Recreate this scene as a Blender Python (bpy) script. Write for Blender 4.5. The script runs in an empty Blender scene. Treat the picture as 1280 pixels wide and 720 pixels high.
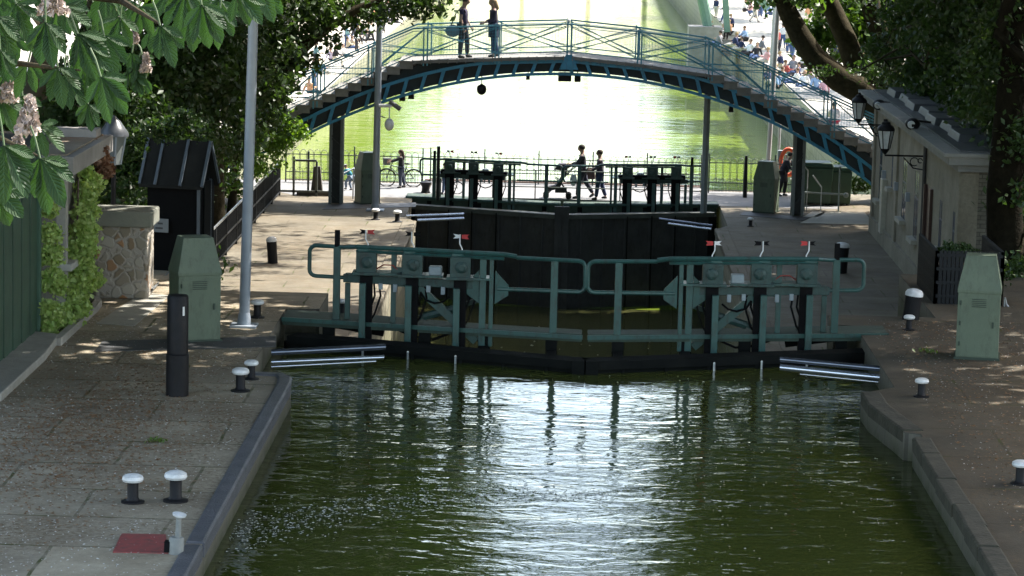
import bpy, bmesh, math, random
import numpy as np
from mathutils import Vector, Matrix, Quaternion
random.seed(7); RNG = np.random.default_rng(7)
R = math.radians
sc = bpy.context.scene
col = sc.collection

# ------------------------------------------------------------------ camera
F = 3600.0; CAMZ = 7.6
roll, pitch, yaw = R(1.4), R(8.21), R(0.9)
fwd = Vector((-math.sin(yaw)*math.cos(pitch), math.cos(yaw)*math.cos(pitch), -math.sin(pitch)))
r0 = Vector((math.cos(yaw), math.sin(yaw), 0)); u0 = r0.cross(fwd)
RI = r0*math.cos(roll) + u0*math.sin(roll)
UP = -r0*math.sin(roll) + u0*math.cos(roll)
CAM = Vector((-0.2, 0, CAMZ))
cd = bpy.data.cameras.new('camera'); co = bpy.data.objects.new('camera', cd); col.objects.link(co)
cd.sensor_width = 36; cd.lens = 36*F/1280; cd.clip_start = 0.1; cd.clip_end = 4000
m = Matrix((RI, UP, -fwd)).transposed().to_4x4(); m.translation = CAM
co.matrix_world = m
sc.camera = co

def ray(px, py):
    return fwd*F + RI*(px-640) + UP*(360-py)
def G(px, py, z=0.0):          # point of the level plane z
    d = ray(px, py); t = (z-CAMZ)/d.z
    return CAM + d*t
def D(px, py, Y):              # point of the upright plane y = Y
    d = ray(px, py); return CAM + d*(Y/d.y)

# ------------------------------------------------------------------ world, light
world = bpy.data.worlds.new('World'); sc.world = world; world.use_nodes = True
nt = world.node_tree; nt.nodes.clear()
sky = nt.nodes.new('ShaderNodeTexSky'); sky.sky_type = 'NISHITA'; sky.sun_disc = False
SUN_EL, SUN_AZ = R(54), R(58)
sky.sun_elevation = SUN_EL; sky.sun_rotation = SUN_AZ; sky.dust_density = 1.6; sky.air_density = .9; sky.ozone_density = .5
bg = nt.nodes.new('ShaderNodeBackground'); bg.inputs[1].default_value = 0.15
wo = nt.nodes.new('ShaderNodeOutputWorld')
warm = nt.nodes.new('ShaderNodeMix'); warm.data_type = 'RGBA'; warm.blend_type = 'MULTIPLY'; warm.inputs[0].default_value = 1; warm.inputs[7].default_value = (1.08, 1.0, .86, 1)
nt.links.new(sky.outputs[0], warm.inputs[6]); nt.links.new(warm.outputs[2], bg.inputs[0]); nt.links.new(bg.outputs[0], wo.inputs[0])
sl = bpy.data.lights.new('sun', 'SUN'); sl.energy = 3.0; sl.angle = R(0.5); sl.color = (1, 0.955, 0.88)
so = bpy.data.objects.new('sun', sl); col.objects.link(so)
sd = Vector((math.sin(SUN_AZ)*math.cos(SUN_EL), math.cos(SUN_AZ)*math.cos(SUN_EL), math.sin(SUN_EL)))
so.rotation_euler = (-sd).to_track_quat('-Z', 'Y').to_euler(); so.location = (0, 0, 60)
sc.view_settings.view_transform = 'Standard'; sc.view_settings.look = 'None'
sc.view_settings.gamma = 1; sc.view_settings.exposure = 2.3
sc.render.engine = 'CYCLES'
sc.cycles.use_denoising = True
sc.cycles.max_bounces = 6; sc.cycles.transparent_max_bounces = 4
sc.cycles.caustics_reflective = False; sc.cycles.caustics_refractive = False
sc.cycles.sample_clamp_indirect = 8

# ------------------------------------------------------------------ materials
M = {}
def mat(name, c, rough=0.6, metal=0.0, var=0.15, scale=6.0, c2=None, bump=0.0, bscale=40.0, spec=None, objcol=False, grime=0.0, gcol=(.05, .035, .02)):
    """painted / mineral surface: base colour broken by two noises, fine bump"""
    if name in M: return M[name]
    ma = bpy.data.materials.new(name); ma.use_nodes = True; n = ma.node_tree.nodes; l = ma.node_tree.links
    b = n['Principled BSDF']; b.inputs['Roughness'].default_value = rough; b.inputs['Metallic'].default_value = metal
    if spec is not None: b.inputs['Specular IOR Level'].default_value = spec
    tc = n.new('ShaderNodeTexCoord'); geo = n.new('ShaderNodeNewGeometry')
    n1 = n.new('ShaderNodeTexNoise'); n1.inputs['Scale'].default_value = scale; n1.inputs['Detail'].default_value = 7; n1.inputs['Roughness'].default_value = .65
    l.new(geo.outputs['Position'], n1.inputs['Vector'])
    mx = n.new('ShaderNodeMix'); mx.data_type = 'RGBA'
    rp = n.new('ShaderNodeMapRange'); rp.inputs[1].default_value = .3; rp.inputs[2].default_value = .7
    l.new(n1.outputs[0], rp.inputs[0]); l.new(rp.outputs[0], mx.inputs[0])
    if c2 is None: c2 = tuple(min(1, x*(1+var)) for x in c); ca = tuple(x*(1-var) for x in c)
    else: ca = c
    if objcol:
        oi = n.new('ShaderNodeObjectInfo'); l.new(oi.outputs['Color'], b.inputs['Base Color'])
    else:
        mx.inputs[6].default_value = (*ca, 1); mx.inputs[7].default_value = (*c2, 1)
        l.new(mx.outputs[2], b.inputs['Base Color'])
    if grime:
        n3 = n.new('ShaderNodeTexNoise'); n3.inputs['Scale'].default_value = 9; n3.inputs['Detail'].default_value = 10; n3.inputs['Roughness'].default_value = .75
        mp = n.new('ShaderNodeMapping'); mp.inputs['Scale'].default_value = (1, 1, .35); l.new(geo.outputs['Position'], mp.inputs['Vector']); l.new(mp.outputs[0], n3.inputs['Vector'])
        r3 = n.new('ShaderNodeMapRange'); r3.inputs[1].default_value = .50; r3.inputs[2].default_value = .68; r3.inputs[4].default_value = grime; l.new(n3.outputs[0], r3.inputs[0])
        m3 = n.new('ShaderNodeMix'); m3.data_type = 'RGBA'; m3.inputs[7].default_value = (*gcol, 1); l.new(r3.outputs[0], m3.inputs[0]); l.new(mx.outputs[2], m3.inputs[6]); l.new(m3.outputs[2], b.inputs['Base Color'])
    if bump:
        n2 = n.new('ShaderNodeTexNoise'); n2.inputs['Scale'].default_value = bscale; n2.inputs['Detail'].default_value = 5
        l.new(geo.outputs['Position'], n2.inputs['Vector'])
        bp = n.new('ShaderNodeBump'); bp.inputs['Strength'].default_value = bump; bp.inputs['Distance'].default_value = .02
        l.new(n2.outputs[0], bp.inputs['Height']); l.new(bp.outputs[0], b.inputs['Normal'])
    M[name] = ma; return ma

def leafmat(name, c, c2, trans=0.35, scale=0.5, rough=.45):
    if name in M: return M[name]
    ma = bpy.data.materials.new(name); ma.use_nodes = True; n = ma.node_tree.nodes; l = ma.node_tree.links
    n.clear(); out = n.new('ShaderNodeOutputMaterial')
    geo = n.new('ShaderNodeNewGeometry'); mx = n.new('ShaderNodeMix'); mx.data_type = 'RGBA'
    ns = n.new('ShaderNodeTexNoise'); ns.inputs['Scale'].default_value = scale; l.new(geo.outputs['Position'], ns.inputs['Vector'])
    ad = n.new('ShaderNodeMath'); ad.operation = 'MULTIPLY_ADD'; ad.inputs[1].default_value = .6
    l.new(geo.outputs['Random Per Island'], ad.inputs[0])
    ml = n.new('ShaderNodeMath'); ml.operation = 'MULTIPLY'; ml.inputs[1].default_value = .5
    l.new(ns.outputs[0], ml.inputs[0]); l.new(ml.outputs[0], ad.inputs[2]); l.new(ad.outputs[0], mx.inputs[0])
    mx.inputs[6].default_value = (*c, 1); mx.inputs[7].default_value = (*c2, 1)
    p = n.new('ShaderNodeBsdfPrincipled'); p.inputs['Roughness'].default_value = rough
    l.new(mx.outputs[2], p.inputs['Base Color'])
    tr = n.new('ShaderNodeBsdfTranslucent')
    hs = n.new('ShaderNodeHueSaturation'); hs.inputs['Hue'].default_value = .485; hs.inputs['Saturation'].default_value = 1.2; hs.inputs['Value'].default_value = 1.6
    l.new(mx.outputs[2], hs.inputs['Color']); l.new(hs.outputs[0], tr.inputs['Color'])
    ms = n.new('ShaderNodeMixShader'); ms.inputs[0].default_value = trans
    l.new(p.outputs[0], ms.inputs[1]); l.new(tr.outputs[0], ms.inputs[2]); l.new(ms.outputs[0], out.inputs[0])
    M[name] = ma; return ma

def groundmat(name, c, c2, stain=(0.13, 0.085, 0.042), stain_amt=.5, slab=(1.3, 0.7), moss=0.3, joint=.5):
    ma = bpy.data.materials.new(name); ma.use_nodes = True; n = ma.node_tree.nodes; l = ma.node_tree.links
    b = n['Principled BSDF']; b.inputs['Roughness'].default_value = .85; b.inputs['Specular IOR Level'].default_value = .25
    geo = n.new('ShaderNodeNewGeometry'); P = geo.outputs['Position']
    def noise(s, d=6, r=.6):
        x = n.new('ShaderNodeTexNoise'); x.inputs['Scale'].default_value = s; x.inputs['Detail'].default_value = d; x.inputs['Roughness'].default_value = r
        l.new(P, x.inputs['Vector']); return x.outputs[0]
    def rng(s, a, bb, lo=0., hi=1.):
        x = n.new('ShaderNodeMapRange'); x.inputs[1].default_value = a; x.inputs[2].default_value = bb; x.inputs[3].default_value = lo; x.inputs[4].default_value = hi
        l.new(s, x.inputs[0]); return x.outputs[0]
    def mix(f, A, B):
        x = n.new('ShaderNodeMix'); x.data_type = 'RGBA'
        l.new(f, x.inputs[0])
        for k, v in ((6, A), (7, B)):
            if isinstance(v, tuple): x.inputs[k].default_value = (*v, 1)
            else: l.new(v, x.inputs[k])
        return x.outputs[2]
    base = mix(rng(noise(1.1), .35, .65), c, c2)
    base = mix(rng(noise(.45, 5, .7), .45, .62, 0, .35), base, tuple(x*.5 for x in c))
    base = mix(rng(noise(9, 8, .75), .3, .75, 0, .45), base, tuple(x*.45 for x in c))
    big = noise(.35, 3); sp = noise(14, 6, .8)
    mlt = n.new('ShaderNodeMath'); mlt.operation = 'MULTIPLY'
    l.new(rng(big, .42, .66), mlt.inputs[0]); l.new(rng(sp, .45, .62, 0, stain_amt), mlt.inputs[1])
    base = mix(mlt.outputs[0], base, stain)
    br = n.new('ShaderNodeTexBrick'); br.inputs['Scale'].default_value = 1; br.inputs['Brick Width'].default_value = slab[0]; br.inputs['Row Height'].default_value = slab[1]
    br.inputs['Mortar Size'].default_value = .028; br.inputs['Mortar Smooth'].default_value = .5
    br.inputs['Color1'].default_value = (.72, .72, .74, 1); br.inputs['Color2'].default_value = (1.12, 1.1, 1.06, 1); br.inputs['Mortar'].default_value = (.3, .3, .27, 1)
    wv = n.new('ShaderNodeVectorMath'); wv.operation = 'MULTIPLY_ADD'; wv.inputs[1].default_value = (.08, .08, .08)
    wn = n.new('ShaderNodeTexNoise'); wn.inputs['Scale'].default_value = 1.5; l.new(P, wn.inputs['Vector'])
    l.new(wn.outputs[1], wv.inputs[0]); l.new(P, wv.inputs[2]); l.new(wv.outputs[0], br.inputs['Vector'])
    mm = n.new('ShaderNodeMix'); mm.data_type = 'RGBA'; mm.blend_type = 'MULTIPLY'; mm.inputs[0].default_value = joint
    l.new(base, mm.inputs[6]); l.new(br.outputs[0], mm.inputs[7])
    m2 = n.new('ShaderNodeMath'); m2.operation = 'MULTIPLY'; l.new(br.outputs[1], m2.inputs[0]); l.new(rng(noise(1.7), .45, .6, 0, moss), m2.inputs[1])
    fin = mix(m2.outputs[0], mm.outputs[2], (.06, .07, .015))
    l.new(fin, b.inputs['Base Color'])
    bp = n.new('ShaderNodeBump'); bp.inputs['Strength'].default_value = .5; bp.inputs['Distance'].default_value = .02
    l.new(noise(22, 6, .7), bp.inputs['Height']); l.new(bp.outputs[0], b.inputs['Normal'])
    M[name] = ma; return ma

def wallmat(name, c, c2, low=(.05, .06, .015), z0=-6.3, z1=-3.3):
    """old canal stone, algae growing up from the water line"""
    ma = bpy.data.materials.new(name); ma.use_nodes = True; n = ma.node_tree.nodes; l = ma.node_tree.links
    b = n['Principled BSDF']; b.inputs['Roughness'].default_value = .8
    geo = n.new('ShaderNodeNewGeometry')
    ns = n.new('ShaderNodeTexNoise'); ns.inputs['Scale'].default_value = 2.2; ns.inputs['Detail'].default_value = 8; ns.inputs['Roughness'].default_value = .7
    l.new(geo.outputs['Position'], ns.inputs['Vector'])
    mx = n.new('ShaderNodeMix'); mx.data_type = 'RGBA'; mx.inputs[6].default_value = (*c, 1); mx.inputs[7].default_value = (*c2, 1)
    mr = n.new('ShaderNodeMapRange'); mr.inputs[1].default_value = .35; mr.inputs[2].default_value = .65; l.new(ns.outputs[0], mr.inputs[0]); l.new(mr.outputs[0], mx.inputs[0])
    sx = n.new('ShaderNodeSeparateXYZ'); l.new(geo.outputs['Position'], sx.inputs[0])
    mz = n.new('ShaderNodeMapRange'); mz.inputs[1].default_value = z1; mz.inputs[2].default_value = z0; l.new(sx.outputs[2], mz.inputs[0])
    ad = n.new('ShaderNodeMath'); ad.operation = 'MULTIPLY'; ad.use_clamp = True; l.new(mz.outputs[0], ad.inputs[0])
    m3 = n.new('ShaderNodeMapRange'); m3.inputs[1].default_value = .3; m3.inputs[2].default_value = .55; m3.inputs[4].default_value = 1.3; l.new(ns.outputs[0], m3.inputs[0]); l.new(m3.outputs[0], ad.inputs[1])
    m2 = n.new('ShaderNodeMix'); m2.data_type = 'RGBA'; m2.inputs[7].default_value = (*low, 1)
    l.new(ad.outputs[0], m2.inputs[0]); l.new(mx.outputs[2], m2.inputs[6])
    br = n.new('ShaderNodeTexBrick'); br.inputs['Scale'].default_value = 1; br.inputs['Brick Width'].default_value = 1.1; br.inputs['Row Height'].default_value = .42; br.inputs['Mortar Size'].default_value = .015
    br.inputs['Color1'].default_value = (.9, .9, .9, 1); br.inputs['Color2'].default_value = (1, 1, 1, 1); br.inputs['Mortar'].default_value = (.4, .4, .4, 1)
    cb = n.new('ShaderNodeCombineXYZ'); l.new(sx.outputs[1], cb.inputs[0]); l.new(sx.outputs[2], cb.inputs[1]); l.new(cb.outputs[0], br.inputs['Vector'])
    mm = n.new('ShaderNodeMix'); mm.data_type = 'RGBA'; mm.blend_type = 'MULTIPLY'; mm.inputs[0].default_value = .8
    l.new(m2.outputs[2], mm.inputs[6]); l.new(br.outputs[0], mm.inputs[7]); l.new(mm.outputs[2], b.inputs['Base Color'])
    bp = n.new('ShaderNodeBump'); bp.inputs['Strength'].default_value = .6; bp.inputs['Distance'].default_value = .03
    l.new(ns.outputs[0], bp.inputs['Height']); l.new(bp.outputs[0], b.inputs['Normal'])
    M[name] = ma; return ma

def watermat(name, c, strength, layers, rough=.03, c2=None):
    ma = bpy.data.materials.new(name); ma.use_nodes = True; n = ma.node_tree.nodes; l = ma.node_tree.links
    b = n['Principled BSDF']; b.inputs['Roughness'].default_value = rough; b.inputs['IOR'].default_value = 1.333
    b.inputs['Base Color'].default_value = (*c, 1)
    geo = n.new('ShaderNodeNewGeometry')
    if c2:
        ns = n.new('ShaderNodeTexNoise'); ns.inputs['Scale'].default_value = .15; ns.inputs['Detail'].default_value = 4
        l.new(geo.outputs['Position'], ns.inputs['Vector'])
        mx = n.new('ShaderNodeMix'); mx.data_type = 'RGBA'; mx.inputs[6].default_value = (*c, 1); mx.inputs[7].default_value = (*c2, 1)
        l.new(ns.outputs[0], mx.inputs[0]); l.new(mx.outputs[2], b.inputs['Base Color'])
    acc = None
    for (sx, sy, det, w, dist) in layers:
        mp = n.new('ShaderNodeMapping'); mp.inputs['Scale'].default_value = (sx, sy, 1); l.new(geo.outputs['Position'], mp.inputs['Vector'])
        ns = n.new('ShaderNodeTexNoise'); ns.inputs['Scale'].default_value = 1; ns.inputs['Detail'].default_value = det; ns.inputs['Distortion'].default_value = dist
        l.new(mp.outputs[0], ns.inputs['Vector'])
        ml = n.new('ShaderNodeMath'); ml.operation = 'MULTIPLY'; ml.inputs[1].default_value = w; l.new(ns.outputs[0], ml.inputs[0])
        if acc is None: acc = ml.outputs[0]
        else:
            a = n.new('ShaderNodeMath'); l.new(acc, a.inputs[0]); l.new(ml.outputs[0], a.inputs[1]); acc = a.outputs[0]
    bp = n.new('ShaderNodeBump'); bp.inputs['Strength'].default_value = strength; bp.inputs['Distance'].default_value = 1.0
    l.new(acc, bp.inputs['Height']); l.new(bp.outputs[0], b.inputs['Normal'])
    M[name] = ma; return ma

# ------------------------------------------------------------------ mesh helpers
class MB:
    def __init__(s): s.v = []; s.f = []; s.mi = []; s.cur = 0
    def add(s, vs, fs):
        o = len(s.v); s.v += [tuple(v) for v in vs]; s.f += [tuple(i+o for i in f) for f in fs]; s.mi += [s.cur]*len(fs); return s
    def box(s, c, d, rz=0, taper=1.0, rx=0):
        x, y, z = d[0]/2, d[1]/2, d[2]/2; q = Matrix.Rotation(rz, 3, 'Z') @ Matrix.Rotation(rx, 3, 'X'); c = Vector(c)
        vs = []
        for k in (-1, 1):
            t = taper if k > 0 else 1
            for a, b in ((-1, -1), (1, -1), (1, 1), (-1, 1)): vs.append(c + q @ Vector((a*x*t, b*y*t, k*z)))
        return s.add(vs, [(3, 2, 1, 0), (4, 5, 6, 7), (0, 1, 5, 4), (1, 2, 6, 5), (2, 3, 7, 6), (3, 0, 4, 7)])
    def bar(s, p, q, w, h):
        """rectangular bar from p to q, w across, h deep (towards up)"""
        p, q = Vector(p), Vector(q); d = (q-p).normalized(); up = Vector((0, 0, 1))
        if abs(d.z) > .95: up = Vector((0, 1, 0))
        a = d.cross(up).normalized()*w/2; b = a.cross(d).normalized()*h/2
        vs = [p-a-b, p+a-b, p+a+b, p-a+b, q-a-b, q+a-b, q+a+b, q-a+b]
        return s.add(vs, [(0, 1, 2, 3), (7, 6, 5, 4), (4, 5, 1, 0), (5, 6, 2, 1), (6, 7, 3, 2), (7, 4, 0, 3)])
    def tube(s, pts, r, n=8, cap=True):
        pts = [Vector(p) for p in pts]; rs = r if isinstance(r, (list, tuple)) else [r]*len(pts)
        o = []; prev = None
        for i, p in enumerate(pts):
            d = (pts[min(i+1, len(pts)-1)] - pts[max(i-1, 0)]).normalized()
            if prev is None:
                a = d.orthogonal().normalized()
            else:
                a = (prev - d*prev.dot(d))
                a = a.normalized() if a.length > 1e-6 else d.orthogonal().normalized()
            prev = a; b = d.cross(a)
            for k in range(n):
                t = 2*math.pi*k/n; o.append(p + (a*math.cos(t)+b*math.sin(t))*rs[i])
        fs = []
        for i in range(len(pts)-1):
            for k in range(n):
                k2 = (k+1) % n; fs.append((i*n+k, i*n+k2, (i+1)*n+k2, (i+1)*n+k))
        if cap: fs.append(tuple(range(n))[::-1]); fs.append(tuple(range((len(pts)-1)*n, len(pts)*n)))
        return s.add(o, fs)
    def lathe(s, c, prof, n=20, axis=None):
        c = Vector(c); q = Matrix.Identity(3) if axis is None else Vector((0, 0, 1)).rotation_difference(Vector(axis)).to_matrix()
        vs = []
        for (r, z) in prof:
            for k in range(n):
                t = 2*math.pi*k/n; vs.append(c + q @ Vector((r*math.cos(t), r*math.sin(t), z)))
        fs = []
        for i in range(len(prof)-1):
            for k in range(n):
                k2 = (k+1) % n; fs.append((i*n+k, i*n+k2, (i+1)*n+k2, (i+1)*n+k))
        fs.append(tuple(range(n))[::-1]); fs.append(tuple(range((len(prof)-1)*n, len(prof)*n)))
        return s.add(vs, fs)
    def prism(s, poly, z0, z1):
        n = len(poly); vs = [(x, y, z0) for x, y in poly] + [(x, y, z1) for x, y in poly]
        fs = [tuple(range(n))[::-1], tuple(range(n, 2*n))] + [(i, (i+1) % n, (i+1) % n+n, i+n) for i in range(n)]
        return s.add(vs, fs)
    def sheet(s, poly, z):
        return s.add([(x, y, z) for x, y in poly], [tuple(range(len(poly)))])
    def ell(s, c, r, n=10, m=6, q=None):
        c = Vector(c); vs = []; q = q or Matrix.Identity(3)
        r = (r, r, r) if not isinstance(r, (tuple, list)) else r
        for i in range(1, m):
            a = math.pi*i/m
            for k in range(n):
                t = 2*math.pi*k/n
                vs.append(c + q @ Vector((r[0]*math.sin(a)*math.cos(t), r[1]*math.sin(a)*math.sin(t), r[2]*math.cos(a))))
        vs += [c + q @ Vector((0, 0, r[2])), c - q @ Vector((0, 0, r[2]))]
        T = (m-1)*n; fs = []
        for i in range(m-2):
            for k in range(n):
                k2 = (k+1) % n; fs.append((i*n+k, (i+1)*n+k, (i+1)*n+k2, i*n+k2))
        for k in range(n): k2 = (k+1) % n; fs.append((T, k, k2)); fs.append((T+1, (m-2)*n+k2, (m-2)*n+k))
        return s.add(vs, fs)
    def build(s, name, material, parent=None, smooth=False, bevel=0.0, loc=None):
        me = bpy.data.meshes.new(name); me.from_pydata(s.v, [], s.f)
        mats = material if isinstance(material, (list, tuple)) else [material]
        for x in mats: me.materials.append(x)
        if len(mats) > 1: me.polygons.foreach_set('material_index', s.mi)
        if smooth:
            me.polygons.foreach_set('use_smooth', [True]*len(s.f))
            try: me.set_sharp_from_angle(angle=R(40))
            except Exception: pass
        me.update(); o = bpy.data.objects.new(name, me); col.objects.link(o)
        bm = bmesh.new(); bm.from_mesh(me); bmesh.ops.recalc_face_normals(bm, faces=bm.faces) if len(s.f) < 20000 else None
        bm.to_mesh(me); bm.free()
        if bevel:
            bv = o.modifiers.new('bevel', 'BEVEL'); bv.width = bevel; bv.segments = 2; bv.limit_method = 'ANGLE'
        if parent is not None: o.parent = parent
        if loc is not None: o.location = loc
        return o

def tag(o, label=None, cat=None, group=None, kind=None):
    if label: o['label'] = label
    if cat: o['category'] = cat
    if group: o['group'] = group
    if kind: o['kind'] = kind
    return o
def empty(name, loc=(0, 0, 0), rz=0, label=None, cat=None, group=None):
    o = bpy.data.objects.new(name, None); col.objects.link(o); o.location = loc; o.rotation_euler = (0, 0, rz)
    o.empty_display_size = .2
    return tag(o, label, cat, group)
def copy_tree(o, parent=None):
    c = o.copy(); col.objects.link(c); c.parent = parent
    for ch in list(o.children): copy_tree(ch, c)
    return c
def struct(o): o['kind'] = 'structure'; return o

def leaves_mesh(name, pts, size, material, parent, aspect=.55, up=.35, droop=0.3):
    """one folded rhomb leaf at every point"""
    P = np.asarray(pts); n = len(P)
    a = RNG.normal(size=(n, 3)); a[:, 2] -= droop; a /= np.linalg.norm(a, axis=1)[:, None]
    nn = RNG.normal(size=(n, 3)); nn[:, 2] += up*2
    b = np.cross(nn, a); b /= np.linalg.norm(b, axis=1)[:, None]
    c = np.cross(a, b)
    L = size*RNG.uniform(.65, 1.3, size=n)[:, None]
    v = np.stack([P - a*L*.5, P + b*L*aspect*.5 + c*L*.08, P + a*L*.5, P - b*L*aspect*.5 + c*L*.08], 1).reshape(-1, 3)
    me = bpy.data.meshes.new(name); me.vertices.add(4*n); me.vertices.foreach_set('co', v.ravel())
    i = np.arange(n)*4
    f = np.stack([i, i+1, i+2, i, i+2, i+3], 1).ravel()
    me.loops.add(6*n); me.loops.foreach_set('vertex_index', f)
    me.polygons.add(2*n); me.polygons.foreach_set('loop_start', np.arange(2*n)*3); me.polygons.foreach_set('loop_total', np.full(2*n, 3))
    me.update(calc_edges=True); me.validate(); me.materials.append(material)
    o = bpy.data.objects.new(name, me); col.objects.link(o); o.parent = parent; return o
def blob_points(blobs, clump=.45, per=45):
    """blobs: (x,y,z, rx,ry,rz, n) -> clumped points"""
    out = []
    for (x, y, z, rx, ry, rz, n) in blobs:
        k = max(3, int(n/per))
        d = RNG.normal(size=(k, 3)); d /= np.linalg.norm(d, axis=1)[:, None]
        rr = RNG.uniform(.15, 1, size=k)**(1/2.2)
        cc = d*rr[:, None]*np.array([rx, ry, rz]) + np.array([x, y, z])
        idx = RNG.integers(0, k, size=n)
        out.append(cc[idx] + RNG.normal(size=(n, 3))*clump*np.array([1, 1, .6]))
    return np.concatenate(out)
# ================================================================== SETTING
Z1 = -3.1           # lower quay
ZW = -0.4           # upper chamber water
ZL = -6.27          # lower water
stone_near = groundmat('quay_paving', (.31, .262, .19), (.44, .385, .29), stain_amt=1.2, slab=(2.3, 1.5), moss=.9, joint=.5)
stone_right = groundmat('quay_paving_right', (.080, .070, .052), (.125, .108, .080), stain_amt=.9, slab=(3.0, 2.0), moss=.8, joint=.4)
stone_low = groundmat('lower_paving', (.15, .13, .095), (.22, .195, .15), stain_amt=.7, slab=(2.4, 1.2), moss=.8, joint=.35)
asphalt = groundmat('road_surface', (.20, .20, .205), (.26, .26, .26), stain_amt=.1, slab=(8, 8), moss=0, joint=0)
plaza_m = groundmat('plaza_gravel', (.45, .42, .36), (.55, .51, .45), stain_amt=.1, slab=(3, 3), moss=0, joint=.1)
wall_m = wallmat('chamber_stone', (.20, .18, .13), (.30, .27, .20), low=(.10, .11, .02))
wallup_m = wallmat('upper_wall_stone', (.11, .10, .08), (.17, .155, .12), low=(.035, .04, .015), z0=-.5, z1=-.1)
bank_m = wallmat('bank_stone', (.30, .28, .22), (.42, .38, .32), low=(.12, .12, .06))
cope_m = mat('coping_iron', (.055, .06, .075), rough=.45, c2=(.12, .12, .135), scale=3, bump=.6)
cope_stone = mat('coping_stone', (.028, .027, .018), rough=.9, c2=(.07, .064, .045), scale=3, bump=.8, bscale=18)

def quay(name, poly, z0, z1, side, top):
    mb = MB(); n = len(poly)
    mb.cur = 0; mb.add([(x, y, z1) for x, y in poly], [tuple(range(n))])
    mb.cur = 1
    for i in range(n):
        (a, b), (c, d) = poly[i], poly[(i+1) % n]
        mb.add([(a, b, z0), (c, d, z0), (c, d, z1), (a, b, z1)], [(0, 1, 2, 3)])
    return struct(mb.build(name, [top, side]))

# ccw polygons
left_poly = [(-40, -40), (-4.13, -40), (-4.13, 42.3), (-4.22, 42.75), (-4.86, 42.9), (-4.9, 49.35), (-4.32, 49.5), (-4.32, 51.4), (-6.9, 51.4), (-6.95, 54.9), (-40, 54.9)]
quay('upper_quay_ground_left', left_poly, -8, 0, wallup_m, stone_near)
right_poly = [(4.78, -40), (40, -40), (40, 56), (6.5, 56), (6.5, 50.4), (4.6, 50.4), (4.6, 49.3), (4.97, 49.2), (4.97, 43.2), (4.40, 42.6), (4.43, 41.6), (4.62, 40.3), (4.70, 39.62), (4.92, 39.5), (4.92, 39.25), (4.78, 39.2)]
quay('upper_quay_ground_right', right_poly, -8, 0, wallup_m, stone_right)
lowl = [(-60, 51.0), (-4.6, 51.0), (-4.6, 87.9), (-4.95, 88.9), (-5.05, 95.1), (-4.6, 95.2), (-4.6, 99), (-13.4, 99), (-60, 99)]
quay('lower_quay_ground_left', lowl, -9, Z1, wall_m, stone_low)
lowr = [(4.62, 50.2), (60, 50.2), (60, 99), (11.5, 99), (4.62, 99), (4.62, 95.2), (5.1, 95.1), (5.05, 88.9), (4.62, 87.9)]
quay('lower_quay_ground_right', lowr, -9, Z1, wall_m, stone_low)
# ground beyond the road, both banks of the basin, out to the horizon
quay('plaza_ground', [(11.5, 99.002), (900, 99.002), (900, 1500), (11.5, 1500)], -9, Z1, bank_m, plaza_m)
quay('bank_ground', [(-900, 99.002), (-19, 99.002), (-19, 1500), (-900, 1500)], -9, Z1, bank_m, plaza_m)
quay('lower_bank_path', [(-18.998, 99.002), (-13.4, 99.002), (-13.4, 1500), (-18.998, 1500)], -9, -4.7, bank_m, plaza_m)
quay('far_ground', [(-900, -900), (900, -900), (900, -40.01), (-900, -40.01)], -9, -.02, bank_m, plaza_m)
quay('side_ground_left', [(-900, -40), (-40.01, -40), (-40.01, 99), (-900, 99)], -9, -.05, bank_m, plaza_m)
quay('side_ground_right', [(40.01, -40), (900, -40), (900, 99), (40.01, 99)], -9, -.05, bank_m, plaza_m)
# water: upper chamber, then lower chamber and basin
near_w = watermat('upper_water', (.042, .050, .013), 1.0, [(.45, .9, 2, .030, .8), (1.6, 2.9, 2, .0115, 1.2), (5, 8, 2, .0028, .6)], rough=.03, c2=(.066, .080, .018))
far_w = watermat('lower_water', (.13, .185, .02), 1.0, [(.25, .9, 3, .045, .5), (1.2, 4.5, 3, .011, .3)], rough=.05)
cham_w = watermat('chamber_lower_water', (.055, .058, .022), 1.0, [(.5, .9, 3, .02, .5)], rough=.06)
struct(MB().sheet([(-4.9, -40), (4.97, -40), (4.97, 47.9), (.27, 46.02), (-4.9, 47.9)], ZW).build('chamber_water', near_w))
struct(MB().sheet([(-5.1, 92), (5.1, 92), (5.1, 99), (11.6, 99), (11.6, 1500), (-14.4, 1500), (-14.4, 99), (-5.1, 99)], ZL).build('basin_water', far_w))
struct(MB().sheet([(-5.1, 46.5), (5.1, 46.5), (5.1, 91.999), (-5.1, 91.999)], ZL).build('lower_chamber_water', cham_w))

# coping edges (kerb strips standing a hand proud of the paving)
def coping(name, pts, w, mtl, side, z=0.0, h=.03, drop=.16):
    mb = MB(); out = []
    for i, p in enumerate(pts):
        a = Vector(pts[max(0, i-1)]); b = Vector(pts[min(len(pts)-1, i+1)]); d = (b-a).normalized(); nrm = Vector((d.y, -d.x))*side
        out.append((Vector(p), nrm))
    prof = [(.02, -drop), (.03, h*.3), (.0, h), (-w+.03, h), (-w, h*.4), (-w, -.03)]
    vs = []; k = len(prof)
    for p, nr in out:
        for (u, v) in prof: q = p+nr*u; vs.append((q.x, q.y, z+v))
    fs = [(i*k+j, i*k+j+1, (i+1)*k+j+1, (i+1)*k+j) for i in range(len(out)-1) for j in range(k-1)]
    fs += [tuple(range(k)), tuple(range((len(out)-1)*k, len(out)*k))[::-1]]
    return struct(mb.add(vs, fs).build(name, mtl, bevel=.008))
coping('kerb_left', [(-4.13, -5), (-4.13, 31.6)], .19, cope_m, 1)
coping('kerb_left', [(-4.13, 31.75), (-4.13, 42.0), (-4.17, 42.55), (-4.32, 42.86), (-4.86, 42.92)], .19, cope_m, 1)
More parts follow.
